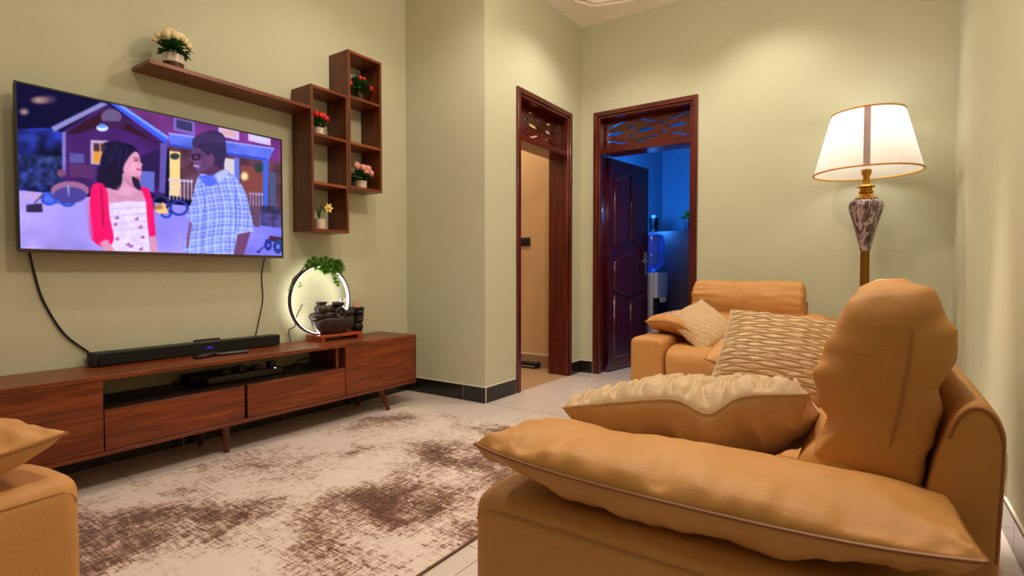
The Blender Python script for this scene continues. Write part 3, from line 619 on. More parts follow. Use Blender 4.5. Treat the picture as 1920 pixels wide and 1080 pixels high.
def remote(label, x, y, rz, L, wd, mat, bm_):
    r = thing('remote_control', label, 'remote', (x, y, TOPZ), 'remote controls on the console', rz)
    b = bmesh.new(); bxm(b, (-L/2, -wd/2, 0), (L/2, wd/2, 0.016)); bmesh.ops.bevel(b, geom=b.edges[:], offset=0.005, segments=2, affect='EDGES'); obj('body', b, mat, r, True)
    for k in range(6):
        b = bmesh.new(); bxm(b, (-L/2+0.02+k*0.02, -0.010, 0.0155), (-L/2+0.03+k*0.02, 0.010, 0.018)); obj('button', b, bm_, r)
RGREY = M('remote_grey', (86, 82, 90), 0.35)
remote('short black remote control lying on the console', 1.405, 2.93, 0.35, 0.12, 0.05, BLACK, RGREY)
remote('slim grey remote control lying on the console', 1.545, 2.925, -0.10, 0.17, 0.045, RGREY, BLACK)
tag(box('router_box', (1.44, 3.116, TOPZ), (1.58, 3.136, TOPZ+0.073), BLACKM, None, 0.004), 'small black box standing behind the soundbar', 'box')
# devices in the niche
ps = thing('power_strip', 'grey power strip lying in the open console niche', 'power strip', (1.62, 2.95, 0.354))
box('body', (1.42, 2.93, 0.354), (1.85, 2.985, 0.388), M('strip_grey', (84, 78, 76), 0.5), ps, 0.004)
for k in range(4): box('plug', (1.50+k*0.09, 2.935, 0.388), (1.54+k*0.09, 2.975, 0.388+0.03+0.012*(k % 2)), BLACK, ps, 0.004)
box('indicator', (1.80, 2.931, 0.386), (1.806, 2.936, 0.391), M('led_white', (240, 250, 240), 0.4, var=0, emit=(240, 250, 240), es=3), ps)
tag(tube('cable', crom([(1.22, 2.86, 0.357), (1.20, 2.87, 0.39), (1.25, 2.88, 0.41), (1.31, 2.9, 0.395), (1.38, 2.93, 0.36), (1.42, 2.95, 0.372)], 6), 0.004, BLACK, None, 6), 'black cable looped at the left of the console niche', 'cable')
tag(tube('cable', crom([(1.85, 2.955, 0.372), (1.90, 2.95, 0.37), (1.97, 2.94, 0.41), (2.05, 2.93, 0.415), (2.11, 2.93, 0.39)], 6), 0.004, BLACK, None, 6), 'black cable arched at the right of the console niche', 'cable')
tag(box('set_top_box', (1.36, 3.0, 0.354), (1.70, 3.11, 0.40), BLACKM, None, 0.004), 'flat black media box in the console niche behind the power strip', 'media box')
# television cables hanging on the wall
tag(tube('cable', crom([(0.754, 3.132, 1.045), (0.77, 3.134, 0.95), (0.80, 3.135, 0.82), (0.87, 3.135, 0.667), (0.96, 3.134, 0.57), (1.00, 3.128, 0.52)], 8), 0.0045, BLACK, None, 8), 'black cable curving down from the left of the television', 'cable')
tag(tube('cable', crom([(1.866, 3.133, 1.045), (1.846, 3.136, 0.93), (1.852, 3.136, 0.79), (1.825, 3.136, 0.66), (1.790, 3.13, 0.53)], 8), 0.003, BLACK, None, 6), 'thin cable dropping from the right of the television', 'cable')
tag(tube('cable', crom([(2.02, 3.11, 0.505), (2.015, 3.12, 0.58), (2.06, 3.125, 0.60), (2.075, 3.128, 0.66), (2.12, 3.13, 0.74)], 8), 0.003, BLACK, None, 6), 'thin dark cord rising behind the lit ring fountain', 'cable')
# fountain with ring light
st = thing('wooden_stand', 'small red wood stand under the ring fountain', 'stand', (2.3, 3.03, TOPZ))
box('tray', (2.135, 2.952, TOPZ+0.022), (2.47, 3.118, TOPZ+0.038), REDW, st, 0.002, 1)
box('foot', (2.139, 2.955, TOPZ), (2.165, 3.115, TOPZ+0.022), REDW, st); box('foot', (2.435, 2.955, TOPZ), (2.461, 3.115, TOPZ+0.022), REDW, st)
FZ = TOPZ+0.038; FX, FY = 2.275, 3.035
ft = thing('ring_fountain', 'dark stone tabletop fountain with a glowing ring and green pine', 'fountain', (FX, FY, FZ))
def blob(name, prof, c, sx, sy, mat, lip=0.0, n=36):
    b = bmesh.new(); rings = []
    for r, z in prof:
        ring_ = []
        for k in range(n):
            a = 2*math.pi*k/n; wv = 1+0.04*math.sin(3*a+1)+0.03*math.sin(5*a)
            zz = z+(lip*(math.sin(3*a+0.6)*0.5+math.sin(5*a)*0.3) if z > prof[-1][1]*0.55 else 0)
            ring_.append(b.verts.new(Vector((c[0]+r*sx*wv*math.cos(a), c[1]+r*sy*wv*math.sin(a), c[2]+zz))-Vector(ft.location)))
        rings.append(ring_)
    for p_, q_ in zip(rings[:-1], rings[1:]):
        for k in range(n): b.faces.new((p_[k], p_[(k+1) % n], q_[(k+1) % n], q_[k]))
    b.faces.new(rings[0][::-1]); b.faces.new(rings[-1]); bmesh.ops.recalc_face_normals(b, faces=b.faces[:])
    return obj(name, b, mat, ft, True)
blob('bowl', [(0.55, 0), (0.75, 0.02), (0.95, 0.055), (1.0, 0.09), (0.97, 0.105), (0.88, 0.098), (0.8, 0.085)], (FX+0.02, FY, FZ), 0.165, 0.078, STONE, 0.014)
blob('rock_shelf', [(0.9, 0), (1.0, 0.02), (0.9, 0.04), (0.6, 0.045)], (FX-0.055, FY+0.01, FZ+0.10), 0.105, 0.05, STONE, 0.004)
blob('rock_shelf', [(0.8, 0), (1.0, 0.02), (0.8, 0.05), (0.4, 0.055)], (FX+0.02, FY+0.03, FZ+0.135), 0.12, 0.03, STONE, 0.004)
blob('water_chute', [(0.5, 0), (0.9, 0.015), (1.0, 0.045), (0.85, 0.04)], (FX+0.115, FY-0.01, FZ+0.11), 0.068, 0.04, STONE, 0.006)
lathe('jar', [(0.028, 0), (0.046, 0.022), (0.046, 0.04), (0.028, 0.062), (0.040, 0.075), (0.036, 0.078), (0.02, 0.07)], STONE, ft, (FX-0.085, FY-0.012, FZ+0.138), 24)
tube('water_wheel', [(FX+0.04+0.036*math.cos(a), FY-0.045, FZ+0.135+0.036*math.sin(a)) for a in [2*math.pi*k/20 for k in range(20)]], 0.009, STONE, ft, 8, True)
for k in range(3):
    a = k*math.pi/3; tube('wheel_spoke', [(FX+0.04-0.034*math.cos(a), FY-0.045, FZ+0.135-0.034*math.sin(a)), (FX+0.04+0.034*math.cos(a), FY-0.045, FZ+0.135+0.034*math.sin(a))], 0.004, STONE, ft, 6)
blob('scoop', [(0.5, 0), (0.95, 0.014), (1.0, 0.032), (0.8, 0.036)], (FX+0.06, FY+0.0, FZ+0.175), 0.045, 0.035, STONE, 0.004)
gl, gt, gb = nt('clear_glass'); gb.inputs['Transmission Weight'].default_value = 1; gb.inputs['Roughness'].default_value = 0.02; gb.inputs['Base Color'].default_value = (0.9, 0.95, 1, 1)
b = bmesh.new(); bmesh.ops.create_uvsphere(b, u_segments=20, v_segments=12, radius=0.02); b.transform(Matrix.Translation(Vector((FX+0.075, FY-0.02, FZ+0.222))-Vector(ft.location))); obj('crystal_ball', b, gl, ft, True)
RC, RR = Vector((2.188, 3.055, 0.768)), 0.222
RC.x = 2.207
RD = M('ring_shell', (40, 32, 60), 0.4)
angs = [2*math.pi*k/72 for k in range(72)]
b = bmesh.new(); lb = bmesh.new()
def annulus(bm_, r0, r1, y0, y1):
    rr = []
    for a in angs:
        c, s = math.cos(a), math.sin(a); q = lambda r, y: bm_.verts.new(Vector((RC.x+r*c, y, RC.z+r*s))-Vector(ft.location))
        rr.append((q(r0, y0), q(r1, y0), q(r1, y1), q(r0, y1)))
    for k in range(72):
        p_, q_ = rr[k], rr[(k+1) % 72]
        for i in range(4): bm_.faces.new((p_[i], p_[(i+1) % 4], q_[(i+1) % 4], q_[i]))
    bmesh.ops.recalc_face_normals(bm_, faces=bm_.faces[:])
annulus(b, RR, RR+0.008, RC.y-0.014, RC.y+0.014); obj('ring_frame', b, RD, ft)
LEDM = M('led_ring', (255, 250, 235), 0.5, var=0, emit=(255, 248, 228), es=RING_E)
annulus(lb, RR-0.004, RR-0.0005, RC.y-0.009, RC.y+0.009); obj('led_strip', lb, LEDM, ft)
def ringpt(a, dr=0.0, dy=0.0): return Vector((RC.x+(RR+dr)*math.cos(a), RC.y+dy, RC.z+(RR+dr)*math.sin(a)))
tube('branch', crom([ringpt(2.75, 0.014, -0.014), ringpt(2.55, 0.026, -0.01), ringpt(2.3, 0.014, 0.0), ringpt(2.05, 0.028, -0.01), ringpt(1.8, 0.016, -0.01), ringpt(1.4, 0.02, -0.01), ringpt(0.9, 0.014, -0.01), ringpt(0.55, 0.012, 0)], 6), [0.006]*14+[0.004]*29, STEM, ft, 6)
rs = random.Random(5)
def tuft(bm_, c, r, n):
    for k in range(n):
        d = Vector((rs.gauss(0, 1), rs.gauss(0, 0.7), rs.gauss(0, 1))).normalized(); p = c-Vector(ft.location)+d*r*rs.uniform(0, 0.5); leaf_verts(bm_, p, d, r*0.75, r*0.13, 0.1)
for cs, r, n in (([(-0.10, 0.235), (-0.06, 0.262), (-0.01, 0.252), (0.03, 0.262), (0.075, 0.248), (0.115, 0.235), (0.15, 0.215), (0.0, 0.225), (0.05, 0.22), (-0.05, 0.232), (0.10, 0.205), (0.13, 0.24), (0.02, 0.205)], 0.036, 130),
                  ([(0.085, 0.185), (0.10, 0.155), (0.105, 0.13), (0.125, 0.11), (0.06, 0.20), (0.13, 0.175)], 0.024, 70), ([(-0.225, 0.10), (-0.165, 0.105), (-0.235, 0.085)], 0.020, 36)):
    b = bmesh.new()
    for dx, dz in cs: tuft(b, Vector((RC.x+dx, RC.y-0.02, RC.z+dz)), r, n)
    tag(obj('pine_foliage', b, PINE, ft), kind='stuff')
cd = thing('candle_holder', 'black carved candle holder with pale candle beside the fountain', 'candle holder', (2.528, 3.085, TOPZ))
DKB = M('dark_blue_base', (26, 28, 92), 0.3)
lathe('base', [(0, 0), (0.036, 0), (0.040, 0.012), (0.036, 0.028), (0, 0.028)], DKB, cd, (2.528, 3.085, TOPZ), 20)
lathe('body', [(0.034, 0.028), (0.044, 0.05), (0.044, 0.075), (0.034, 0.088), (0.046, 0.098), (0.048, 0.145), (0.040, 0.15), (0.05, 0.156), (0.052, 0.198), (0.044, 0.20), (0, 0.198)], BLACK, cd, (2.528, 3.085, TOPZ), 20)
for z, hh in ((0.165, 0.012), (0.112, 0.008), (0.13, 0.006)): box('light_band', (2.50, 3.03, TOPZ+z), (2.545, 3.037, TOPZ+z+hh), RGREY, cd)
lathe('candle', [(0, 0.198), (0.024, 0.198), (0.024, 0.245), (0.0, 0.25)], M('candle_wax', (226, 178, 150), 0.6), cd, (2.528, 3.085, TOPZ), 16)

# ------------------------------------------------------------------ cushions and pads
def pillow(name, hx, hy, th, mat, parent, mtx, n=48, m=48, pw=2.0, q=0.5, pinch=0.07, fold=0.006, seed=0, quilt=None, mat2=None, flange=0.004, dip=None, pipe=True, th2=None, gd=0.06, crump=0.0):
    """soft cushion: two faces meeting in a seam; quilt(u, v) adds relief to the upper face"""
    me = bpy.data.meshes.new(name); vs, fs, mi = [], [], []
    us = [math.sin(math.pi/2*(-1+2*i/n)) for i in range(n+1)]; ws = [math.sin(math.pi/2*(-1+2*j/m)) for j in range(m+1)]
    def pt(u, v, side):
        x = hx*u*(1-pinch*(1-v*v)*abs(u)); y = hy*v*(1-pinch*(1-u*u)*abs(v))
        e = max(0, (1-abs(u)**pw))**q*max(0, (1-abs(v)**pw))**q
        z = side*(th if side > 0 or th2 is None else th2)*e; d = min((1-abs(u))*hx, (1-abs(v))*hy)
        su, sv = (1-abs(u))*hx, (1-abs(v))*hy
        # gathers running in from the seam, folds towards the corners
        ga = noise.noise(Vector((x*30 if sv < su else x*6, y*6 if sv < su else y*30, seed+side*7.3)))
        z += side*fold*1.3*ga*math.exp(-d/gd)*min(1, d/0.012)
        cr = (abs(u)*abs(v))**2; z += side*fold*1.6*cr*math.sin(34*(abs(u)*hx-abs(v)*hy)+seed)*min(1, d/0.02)
        z += side*fold*0.9*noise.noise(Vector((x*9, y*9, seed*2+side)))*min(1, e*2)
        if crump and side < 0:
            for sc_, am in ((7.0, 1.0), (15.0, 0.45)):
                z += crump*am*(1-2.4*abs(noise.noise(Vector((x*sc_*0.7+y*sc_*0.5, y*sc_*1.2, seed+sc_)))))*min(1, d/0.03)*-1
        if quilt and side > 0: z += quilt(u, v)*min(1, d/0.02)
        if dip: z += dip(u, v)
        return (x, y, z)
    top = {}; bot = {}
    for i, u in enumerate(us):
        for j, v in enumerate(ws):
            edge = i in (0, n) or j in (0, m)
            top[i, j] = len(vs); vs.append(pt(u, v, 1))
            if edge: bot[i, j] = top[i, j]
            else: bot[i, j] = len(vs); vs.append(pt(u, v, -1))
    for i in range(n):
        for j in range(m):
            fs.append((top[i, j], top[i+1, j], top[i+1, j+1], top[i, j+1])); mi.append(0)
            fs.append((bot[i, j+1], bot[i+1, j+1], bot[i+1, j], bot[i, j])); mi.append(1 if mat2 else 0)
    me.from_pydata(vs, [], fs); me.materials.append(mat)
    if mat2: me.materials.append(mat2)
    me.polygons.foreach_set('material_index', mi); me.transform(mtx); o = obj(name, me, None, parent, True)
    if pipe:
        loop = [vs[top[i, 0]] for i in range(n)]+[vs[top[n, j]] for j in range(m)]+[vs[top[i, m]] for i in range(n, 0, -1)]+[vs[top[0, j]] for j in range(m, 0, -1)]
        tube('piping', [mtx @ Vector(p) for p in loop], flange, LEDGE if mat is LEATH else FABRIC, o, 6, True)
    return o
def frame(c, ex, ey):
    ex = Vector(ex).normalized(); ez = ex.cross(Vector(ey)).normalized(); ey = ez.cross(ex)
    return Matrix([[ex[k], ey[k], ez[k], c[k]] for k in range(3)]+[[0, 0, 0, 1]])
def loft(name, prof, x0, x1, mat, parent, rnd=0.07, nx=30, expo=2.6, wr=0.006, seed=0, closed_n=8, fold=False):
    """closed profile (y, z) swept along x, domed shut at both ends, with soft wrinkles"""
    P_ = [(p.x, p.y) for p in crom([(y, z, 0) for y, z in prof], closed_n, True)]; N = len(P_)
    cy, cz = sum(p[0] for p in P_)/N, sum(p[1] for p in P_)/N
    K = 12
    secs = [(x0+rnd*(1-(max(0, 1-s**expo))**(1/expo)), s) for s in [math.sin(math.pi/2*k/K) for k in range(K+1)]]
    mid = [(x0+rnd+(x1-x0-2*rnd)*k/nx, 1.0) for k in range(1, nx)]
    secs = secs+mid+[(x0+x1-x, s) for x, s in secs[::-1]]
    b = bmesh.new(); rings = []
    for x, s in secs:
        r_ = []
        e = min(x-x0, x1-x)
        for k, (y, z) in enumerate(P_):
            d = Vector((0, y-cy, z-cz)); q = Vector((x, cy+d.y*s, cz+d.z*s))
            nn = noise.noise(Vector((x*7, q.y*16, q.z*30+seed)))*math.exp(-e/0.16)+0.5*noise.noise(Vector((x*12, q.y*9+seed, q.z*9)))
            if fold:      # slanting creases that die away from the ends
                ph = q.z*46+q.y*14+2.5*noise.noise(Vector((q.y*8, q.z*8, seed)))
                nn += 0.55*max(0, math.sin(ph))**3*math.exp(-e/0.10)*(0.4+max(0, noise.noise(Vector((q.y*6, q.z*10, seed+4)))*2.2))
            dn = d.normalized() if d.length > 1e-6 else Vector((0, 0, 0))
            out = Vector((-0.6 if x < (x0+x1)/2 else 0.6, 0, 0))*(1-s)
            q += (dn*s+out)*wr*nn*2
            r_.append(b.verts.new(q))
        rings.append(r_)
    for p_, q_ in zip(rings[:-1], rings[1:]):
        for k in range(N): b.faces.new((p_[k], p_[(k+1) % N], q_[(k+1) % N], q_[k]))
    bmesh.ops.remove_doubles(b, verts=b.verts[:], dist=1e-5); bmesh.ops.recalc_face_normals(b, faces=b.faces[:])
    return obj(name, b, mat, parent, True)

# ------------------------------------------------------------------ sofas (local: x along, y to the front, z up; rear at y = 0)
AH, AW, DEP = 0.497, 0.24, 0.855
def sofa(name, label, cat, loc, rz, seats, sw, seed=0, hd=0.0, pad=(0.394, -0.007, 0.0, 0.055, 0.06)):
    """hd lowers the headrests; pad = half length, shift back, shift inward, upper thickness, droop"""
    half = seats*sw/2; r = thing(name, label, cat, loc, None, rz)
    if '_w' in r: del r['_w']
    b = bmesh.new(); bxm(b, (-half, 0.05, 0.05), (half, DEP-0.06, 0.27)); obj('base', b, LEATH, r)
    # back frame between the arms, leaning and rounded on top
    bp = [(0.012, 0.05), (0.006, 0.45), (0.000, 0.66), (0.003, 0.712), (0.018, 0.740), (0.040, 0.746), (0.060, 0.728), (0.074, 0.690), (0.094, 0.607), (0.115, 0.45), (0.13, 0.05)]
    xb0, xb1 = -half+0.002, half-0.002
    bk = loft('back_frame', [(y, z) for y, z in bp], xb0, xb1, LEATH, r, 0.022, 20, 6, 0.0008, seed)
    arch = [(0.010, 0.50), (0.005, 0.66), (0.008, 0.706), (0.021, 0.732), (0.040, 0.737), (0.057, 0.720), (0.069, 0.686)]
    for xe, sx in ((xb0, 1), (xb1, -1)): tube('seam', crom([(xe+sx*0.004, y, z) for y, z in arch], 5), 0.003, LEDGE, bk, 6)
    PL, PB, PI, PT, PD = pad
    for s in (-1, 1):
        xo, xi = s*(half+AW), s*half
        b = bmesh.new(); bxm(b, (min(xo, xi), 0.05, 0.05), (max(xo, xi), DEP, AH))
        bmesh.ops.subdivide_edges(b, edges=b.edges[:], cuts=3, use_grid_fill=True)
        bmesh.ops.recalc_face_normals(b, faces=b.faces[:])
        fe = [e for e in b.edges if e.calc_face_angle(0) > 1]
        bmesh.ops.bevel(b, geom=fe, offset=0.046, segments=6, profile=0.55, affect='EDGES')
        for v in b.verts:
            if v.co.z > AH-0.05: v.co.z += 0.010*math.sin(math.pi*min(1, max(0, (abs(v.co.x)-half)/AW)))
        arm = obj('armrest', b, LEATH, r); smooth_angle(arm, 85)
        xs = xo-s*0.003
        tube('seam', crom([(xs, 0.08, AH-0.024), (xs, 0.3, AH-0.024), (xs, 0.6, AH-0.024), (xs, DEP-0.07, AH-0.025), (xs-s*0.002, DEP-0.030, AH-0.032), (xs-s*0.006, DEP-0.013, AH-0.055)], 6), 0.0016, SEAMC, arm, 6)
        # soft pad lying on the arm, drooping inward
        cx = s*(half+AW-0.172-PI)
        mt = frame((cx, 0.44-PB, AH+0.089), (0, 1, 0), (-1, 0, 0))
        def dp(u, v, s=s):
            inn = max(0.0, v*s+0.15)/1.15           # 1 at the inner edge (local y of the pad runs to -x)
            return 0.014*u**4-0.012*(1-u*u)-PD*inn**1.6+0.004*math.sin(u*9+seed)*(1-abs(v))
        pillow('arm_pad', PL, 0.172, PT, LEATH, r, mt, 110, 56, 2.6, 0.46, 0.035, 0.0095, seed+s, flange=0.0035, dip=dp, th2=0.082, gd=0.09)
        for yy in (0.12, DEP-0.1):
            b = bmesh.new(); xx = s*(half+AW/2); bxm(b, (xx-0.03, yy-0.03, 0), (xx+0.03, yy+0.03, 0.052)); obj('foot', b, BLACKM, r)
    for k in range(seats):
        x0 = -half+k*sw; x1 = x0+sw
        sp = [(0.18, 0.30), (0.18, 0.42), (0.33, 0.438), (0.58, 0.448), (0.77, 0.440), (0.84, 0.415), (0.868, 0.36), (0.858, 0.26), (0.85, 0.12), (0.82, 0.08), (0.43, 0.24)]
        loft('seat_cushion', sp, x0+0.004, x1-0.004, LEATH, r, 0.028, 16, 3.2, 0.003, seed+k)
        lp = [(0.135, 0.40), (0.24, 0.41), (0.295, 0.46), (0.302, 0.54), (0.285, 0.60), (0.25, 0.635), (0.17, 0.63), (0.13, 0.58), (0.125, 0.48)]
        loft('lumbar_cushion', lp, x0+0.006, x1-0.006, LEATH, r, 0.05, 20, 3.2, 0.005, seed+k+3)
        hp = [(0.104, 0.56), (0.16, 0.553), (0.235, 0.572), (0.262, 0.605), (0.252, 0.642), (0.243, 0.670), (0.249, 0.70), (0.255, 0.746), (0.251, 0.79), (0.240, 0.83), (0.224, 0.87), (0.206, 0.902), (0.175, 0.920), (0.135, 0.925), (0.099, 0.919),
              (0.074, 0.888), (0.062, 0.84), (0.066, 0.79), (0.078, 0.74), (0.088, 0.67), (0.098, 0.60)]
        hp = [(y, z+hd*max(0, (z-0.55)/0.37)) for y, z in hp]
        hr = loft('headrest', hp, x0+0.004, x1-0.004, LEATH, r, 0.055, 40, 3.4, 0.0075, seed+k+9, fold=True)
        for xe, sx in ((x0+0.004, 1), (x1-0.004, -1)):
            tube('seam', crom([(xe+sx*0.022, 0.125, 0.890+hd), (xe+sx*0.004, 0.120, 0.85+hd), (xe+sx*0.001, 0.128, 0.76), (xe+sx*0.002, 0.145, 0.66), (xe+sx*0.012, 0.165, 0.59)], 6), 0.0016, SEAMC, hr, 6)
    return r
sofa('leather_sofa', 'tan leather two-seat sofa with padded arms in the right foreground', 'sofa', (1.895, -0.165, 0), 0, 2, 0.805, 1)
sofa('leather_armchair', 'tan leather armchair against the back wall beside the floor lamp', 'armchair', (4.405, 0.81, 0), math.pi/2, 1, 0.78, 4, -0.035, (0.34, 0.10, 0.045, 0.09, 0.06))
ang = -math.pi/2+math.radians(9)
fx_, fy_ = Vector((math.cos(ang), math.sin(ang))), Vector((-math.sin(ang), math.cos(ang)))
corner = Vector((0.438, 1.462)); org = corner-fx_*0.63-fy_*DEP
sofa('leather_armchair', 'tan leather armchair at the left edge in front of the console', 'armchair', (org.x, org.y, 0), ang, 1, 0.78, 7, -0.035, (0.395, 0.012, 0.0, 0.055, 0.05))

def wave_quilt(rows, cols, amp, wav=0.3):
    """smocked relief: neighbouring pleats swing in opposite directions and enclose small lens shapes"""
    def q(u, v):
        jit = 0.22*noise.noise(Vector((u*2.5, v*4, 1)))
        ph = v*rows+wav*math.sin(u*cols*math.pi+1.2*noise.noise(Vector((u*2, v*2, 9))))*math.cos(math.pi*v*rows)+jit
        g = abs((ph % 1.0)-0.5)*2                 # 1 in the groove
        return amp*((1-g**2.2)-0.5)*(0.8+0.5*noise.noise(Vector((u*8, v*16, 5))))
    return q
# near cushion: leaning on the near arm, plain side towards the viewer, quilted side up
A_ = Vector((1.18, 0.64, 0.608)); B_ = Vector((1.18, 0.114, 0.714))
ey = (A_-B_).normalized(); ex = Vector((0.93, 0.0, -0.31))
mid = (A_+B_)/2+ex.normalized()*0.228
cu1 = thing('throw_cushion', 'champagne cushion lying tilted on the near sofa seat, smooth side showing', 'cushion', (mid.x, mid.y, 0.45), 'champagne quilted cushions')
mt = Matrix.Translation(-Vector(cu1.location)) @ frame(mid, ex, ey)
def dip1(u, v): return -0.036*math.exp(-((v+0.28)/0.17)**2)*max(0, (-u))**2+0.008*(1-v*v)*max(0, -u)
pillow('cover', 0.235, 0.270, 0.082, FABQ, cu1, mt, 170, 220, 2.0, 0.5, 0.03, 0.010, 3, wave_quilt(8, 3, 0.019, 0.34), FABRIC, 0.0022, dip1, th2=0.125, gd=0.09, crump=0.016)
# second cushion, quilted face towards the viewer
c2 = Vector((2.325, 0.305, 0.625)); ex = Vector((0.0, -1, -0.09)); ey = Vector((0.68, 0, 0.72))
cu2 = thing('throw_cushion', 'champagne cushion with wavy quilting propped on the far sofa seat', 'cushion', (c2.x, c2.y, 0.45), 'champagne quilted cushions')
mt = Matrix.Translation(-Vector(cu2.location)) @ frame(c2, ex, ey)
pillow('cover', 0.24, 0.195, 0.085, FABQ, cu2, mt, 200, 260, 2.2, 0.5, 0.04, 0.006, 8, wave_quilt(12, 4, 0.013), FABRIC, 0.0022)
# third cushion in the armchair
c3 = Vector((3.88, 1.03, 0.575)); ex = Vector((-0.25, -0.75, -0.55)); ey = Vector((0.80, -0.45, 0.35))
cu3 = thing('throw_cushion', 'champagne cushion leaning on the arm of the far armchair', 'cushion', (c3.x, c3.y, 0.45), 'champagne quilted cushions')
mt = Matrix.Translation(-Vector(cu3.location)) @ frame(c3, ex, ey)
pillow('cover', 0.20, 0.19, 0.075, FABQ, cu3, mt, 130, 180, 2.2, 0.5, 0.07, 0.008, 12, wave_quilt(9, 5, 0.012), FABRIC, 0.0022)

# ------------------------------------------------------------------ floor lamp
LX, LY = 4.235, 0.083
fl_ = thing('floor_lamp', 'lit floor lamp with white shade and marble vase behind the sofa', 'floor lamp', (LX, LY, 0))
c_ = (LX, LY, 0)
lathe('base', [(0, 0), (0.098, 0), (0.1, 0.012), (0.085, 0.03), (0.04, 0.045), (0.03, 0.07), (0, 0.07)], BRASS, fl_, c_, 36)
lathe('pole', [(0.0265, 0.06), (0.0265, 1.09), (0, 1.09)], BRASS, fl_, c_, 24)
def marble():
    m, t, b = nt('dark_marble'); v = coords(t, (9, 9, 3.2))
    f = noise_n(t, v, 1.5, 6, 0.6, 2.2)
    t.links.new(ramp(t, f, [(0.40, lin((52, 38, 42))), (0.52, lin((104, 84, 88))), (0.58, lin((200, 176, 174))), (0.64, lin((88, 68, 74)))]), b.inputs['Base Color'])
    b.inputs['Roughness'].default_value = 0.12; b.inputs['Coat Weight'].default_value = 0.4; return m
lathe('marble_vase', [(0.022, 1.085), (0.03, 1.10), (0.062, 1.24), (0.092, 1.345), (0.1, 1.385), (0.094, 1.41), (0.074, 1.428), (0, 1.43)], marble(), fl_, c_, 40)
lathe('gold_collar', [(0.0, 1.428), (0.068, 1.428), (0.068, 1.436), (0.045, 1.452), (0.036, 1.468), (0.043, 1.474), (0.043, 1.482), (0.034, 1.488), (0.034, 1.502), (0.055, 1.513), (0.048, 1.522), (0.022, 1.532), (0.018, 1.58), (0.028, 1.60), (0.03, 1.625), (0, 1.625)], GOLD, fl_, c_, 28)
SZ0, SZ1, SR0, SR1 = 1.605, 1.99, 0.305, 0.205
def shade_mat():
    m, t, b = nt('lamp_shade_fabric'); b.inputs['Base Color'].default_value = (0.94, 0.92, 0.90, 1); b.inputs['Roughness'].default_value = 0.9
    tr = t.nodes.new('ShaderNodeBsdfTranslucent'); tr.inputs[0].default_value = (0.94, 0.92, 0.9, 1)
    mx = t.nodes.new('ShaderNodeMixShader'); mx.inputs[0].default_value = 0.55
    t.links.new(b.outputs[0], mx.inputs[1]); t.links.new(tr.outputs[0], mx.inputs[2]); t.links.new(mx.outputs[0], t.nodes['Material Output'].inputs[0]); return m
sh_ = lathe('lamp_shade', [(SR0, SZ0), (SR1, SZ1)], shade_mat(), fl_, c_, 64, cap=False)
TRIM = M('shade_gold_trim', (206, 152, 66), 0.5)
for R_, z in ((SR0, SZ0), (SR1, SZ1)): tube('shade_trim', [(LX+R_*math.cos(a), LY+R_*math.sin(a), z) for a in angs], 0.006, TRIM, sh_, 6, True) if False else None
for R_, z in ((SR0, SZ0), (SR1, SZ1)):
    b = bmesh.new(); tube_bm(b, [Vector((LX+R_*math.cos(a), LY+R_*math.sin(a), z))-Vector(fl_.location) for a in angs], 0.006, 6, True); obj('shade_trim', b, TRIM, sh_, True)
RIB = M('shade_ribbon', (200, 180, 176), 0.7)  # ribbon lightened: lamp light from behind put into its colour
for q in range(4):
    a = math.pi+math.atan2(LY, LX)+q*math.pi/2; b = bmesh.new(); hw = 0.018
    ring_ = []
    for R_, z in ((SR0+0.002, SZ0), (SR1+0.002, SZ1)):
        for s in (-1, 1): aa = a+s*hw/R_; ring_.append(b.verts.new(Vector((LX+R_*math.cos(aa), LY+R_*math.sin(aa), z))-Vector(fl_.location)))
    b.faces.new((ring_[0], ring_[1], ring_[3], ring_[2])); 
    ex_ = bmesh.ops.solidify(b, geom=b.faces[:], thickness=-0.002); obj('shade_ribbon', b, RIB, sh_)
lathe('bulb', [(0.0, 1.70), (0.03, 1.71), (0.04, 1.75), (0.034, 1.79), (0, 1.81)], M('bulb_glass', (255, 240, 215), 0.4, var=0, emit=(255, 236, 205), es=6), fl_, c_, 20)
for dz in (1.84,):
    pl_ = bpy.data.lights.new('lamp_bulb_light', 'POINT'); pl_.energy = LAMP_W; pl_.color = (1, 0.96, 0.91); pl_.shadow_soft_size = 0.12
    lo = bpy.data.objects.new('lamp_bulb_light', pl_); COL.objects.link(lo); lo.location = (0, 0, dz); lo.parent = fl_

# ------------------------------------------------------------------ corridor and kitchen things
tag(box('switch_plate', (XC-0.006, 2.925, 1.222), (XC+0.0098, 3.08, 1.305), BLACKM, None, 0.003), 'black rectangular switch plate on the corridor wall', 'switch')
fb = thing('folded_rail', 'black folded metal rail lying by the corridor skirting', 'rail', (4.5, 2.92, 0))
box('body', (4.455, 2.77, 0.012), (4.545, 3.10, 0.05), BLACK, fb, 0.006); tube('bright_rod', [(4.448, 2.79, 0.022), (4.448, 3.10, 0.022)], 0.005, SILVER, fb, 8)
for yy in (2.78, 3.06): box('foot', (4.46, yy, 0.0), (4.54, yy+0.03, 0.013), BLACKM, fb)
tube('hook', [(4.50, 2.775, 0.05), (4.50, 2.765, 0.066), (4.50, 2.755, 0.06)], 0.006, BLACK, fb, 6)
so = thing('wall_socket', 'white socket plate low on the right wall behind the sofa', 'socket', (2.70, YD, 0.23))
box('plate', (2.655, YD, 0.175), (2.745, YD+0.012, 0.285), POTW, so, 0.003); box('switch_rocker', (2.69, YD+0.012, 0.235), (2.71, YD+0.02, 0.262), POTW, so); box('red_mark', (2.69, YD+0.012, 0.265), (2.71, YD+0.0135, 0.272), RED, so)
wd_ = thing('water_dispenser', 'silver water dispenser with blue bottle beyond the kitchen door', 'water dispenser', (5.68, 2.09, 0))
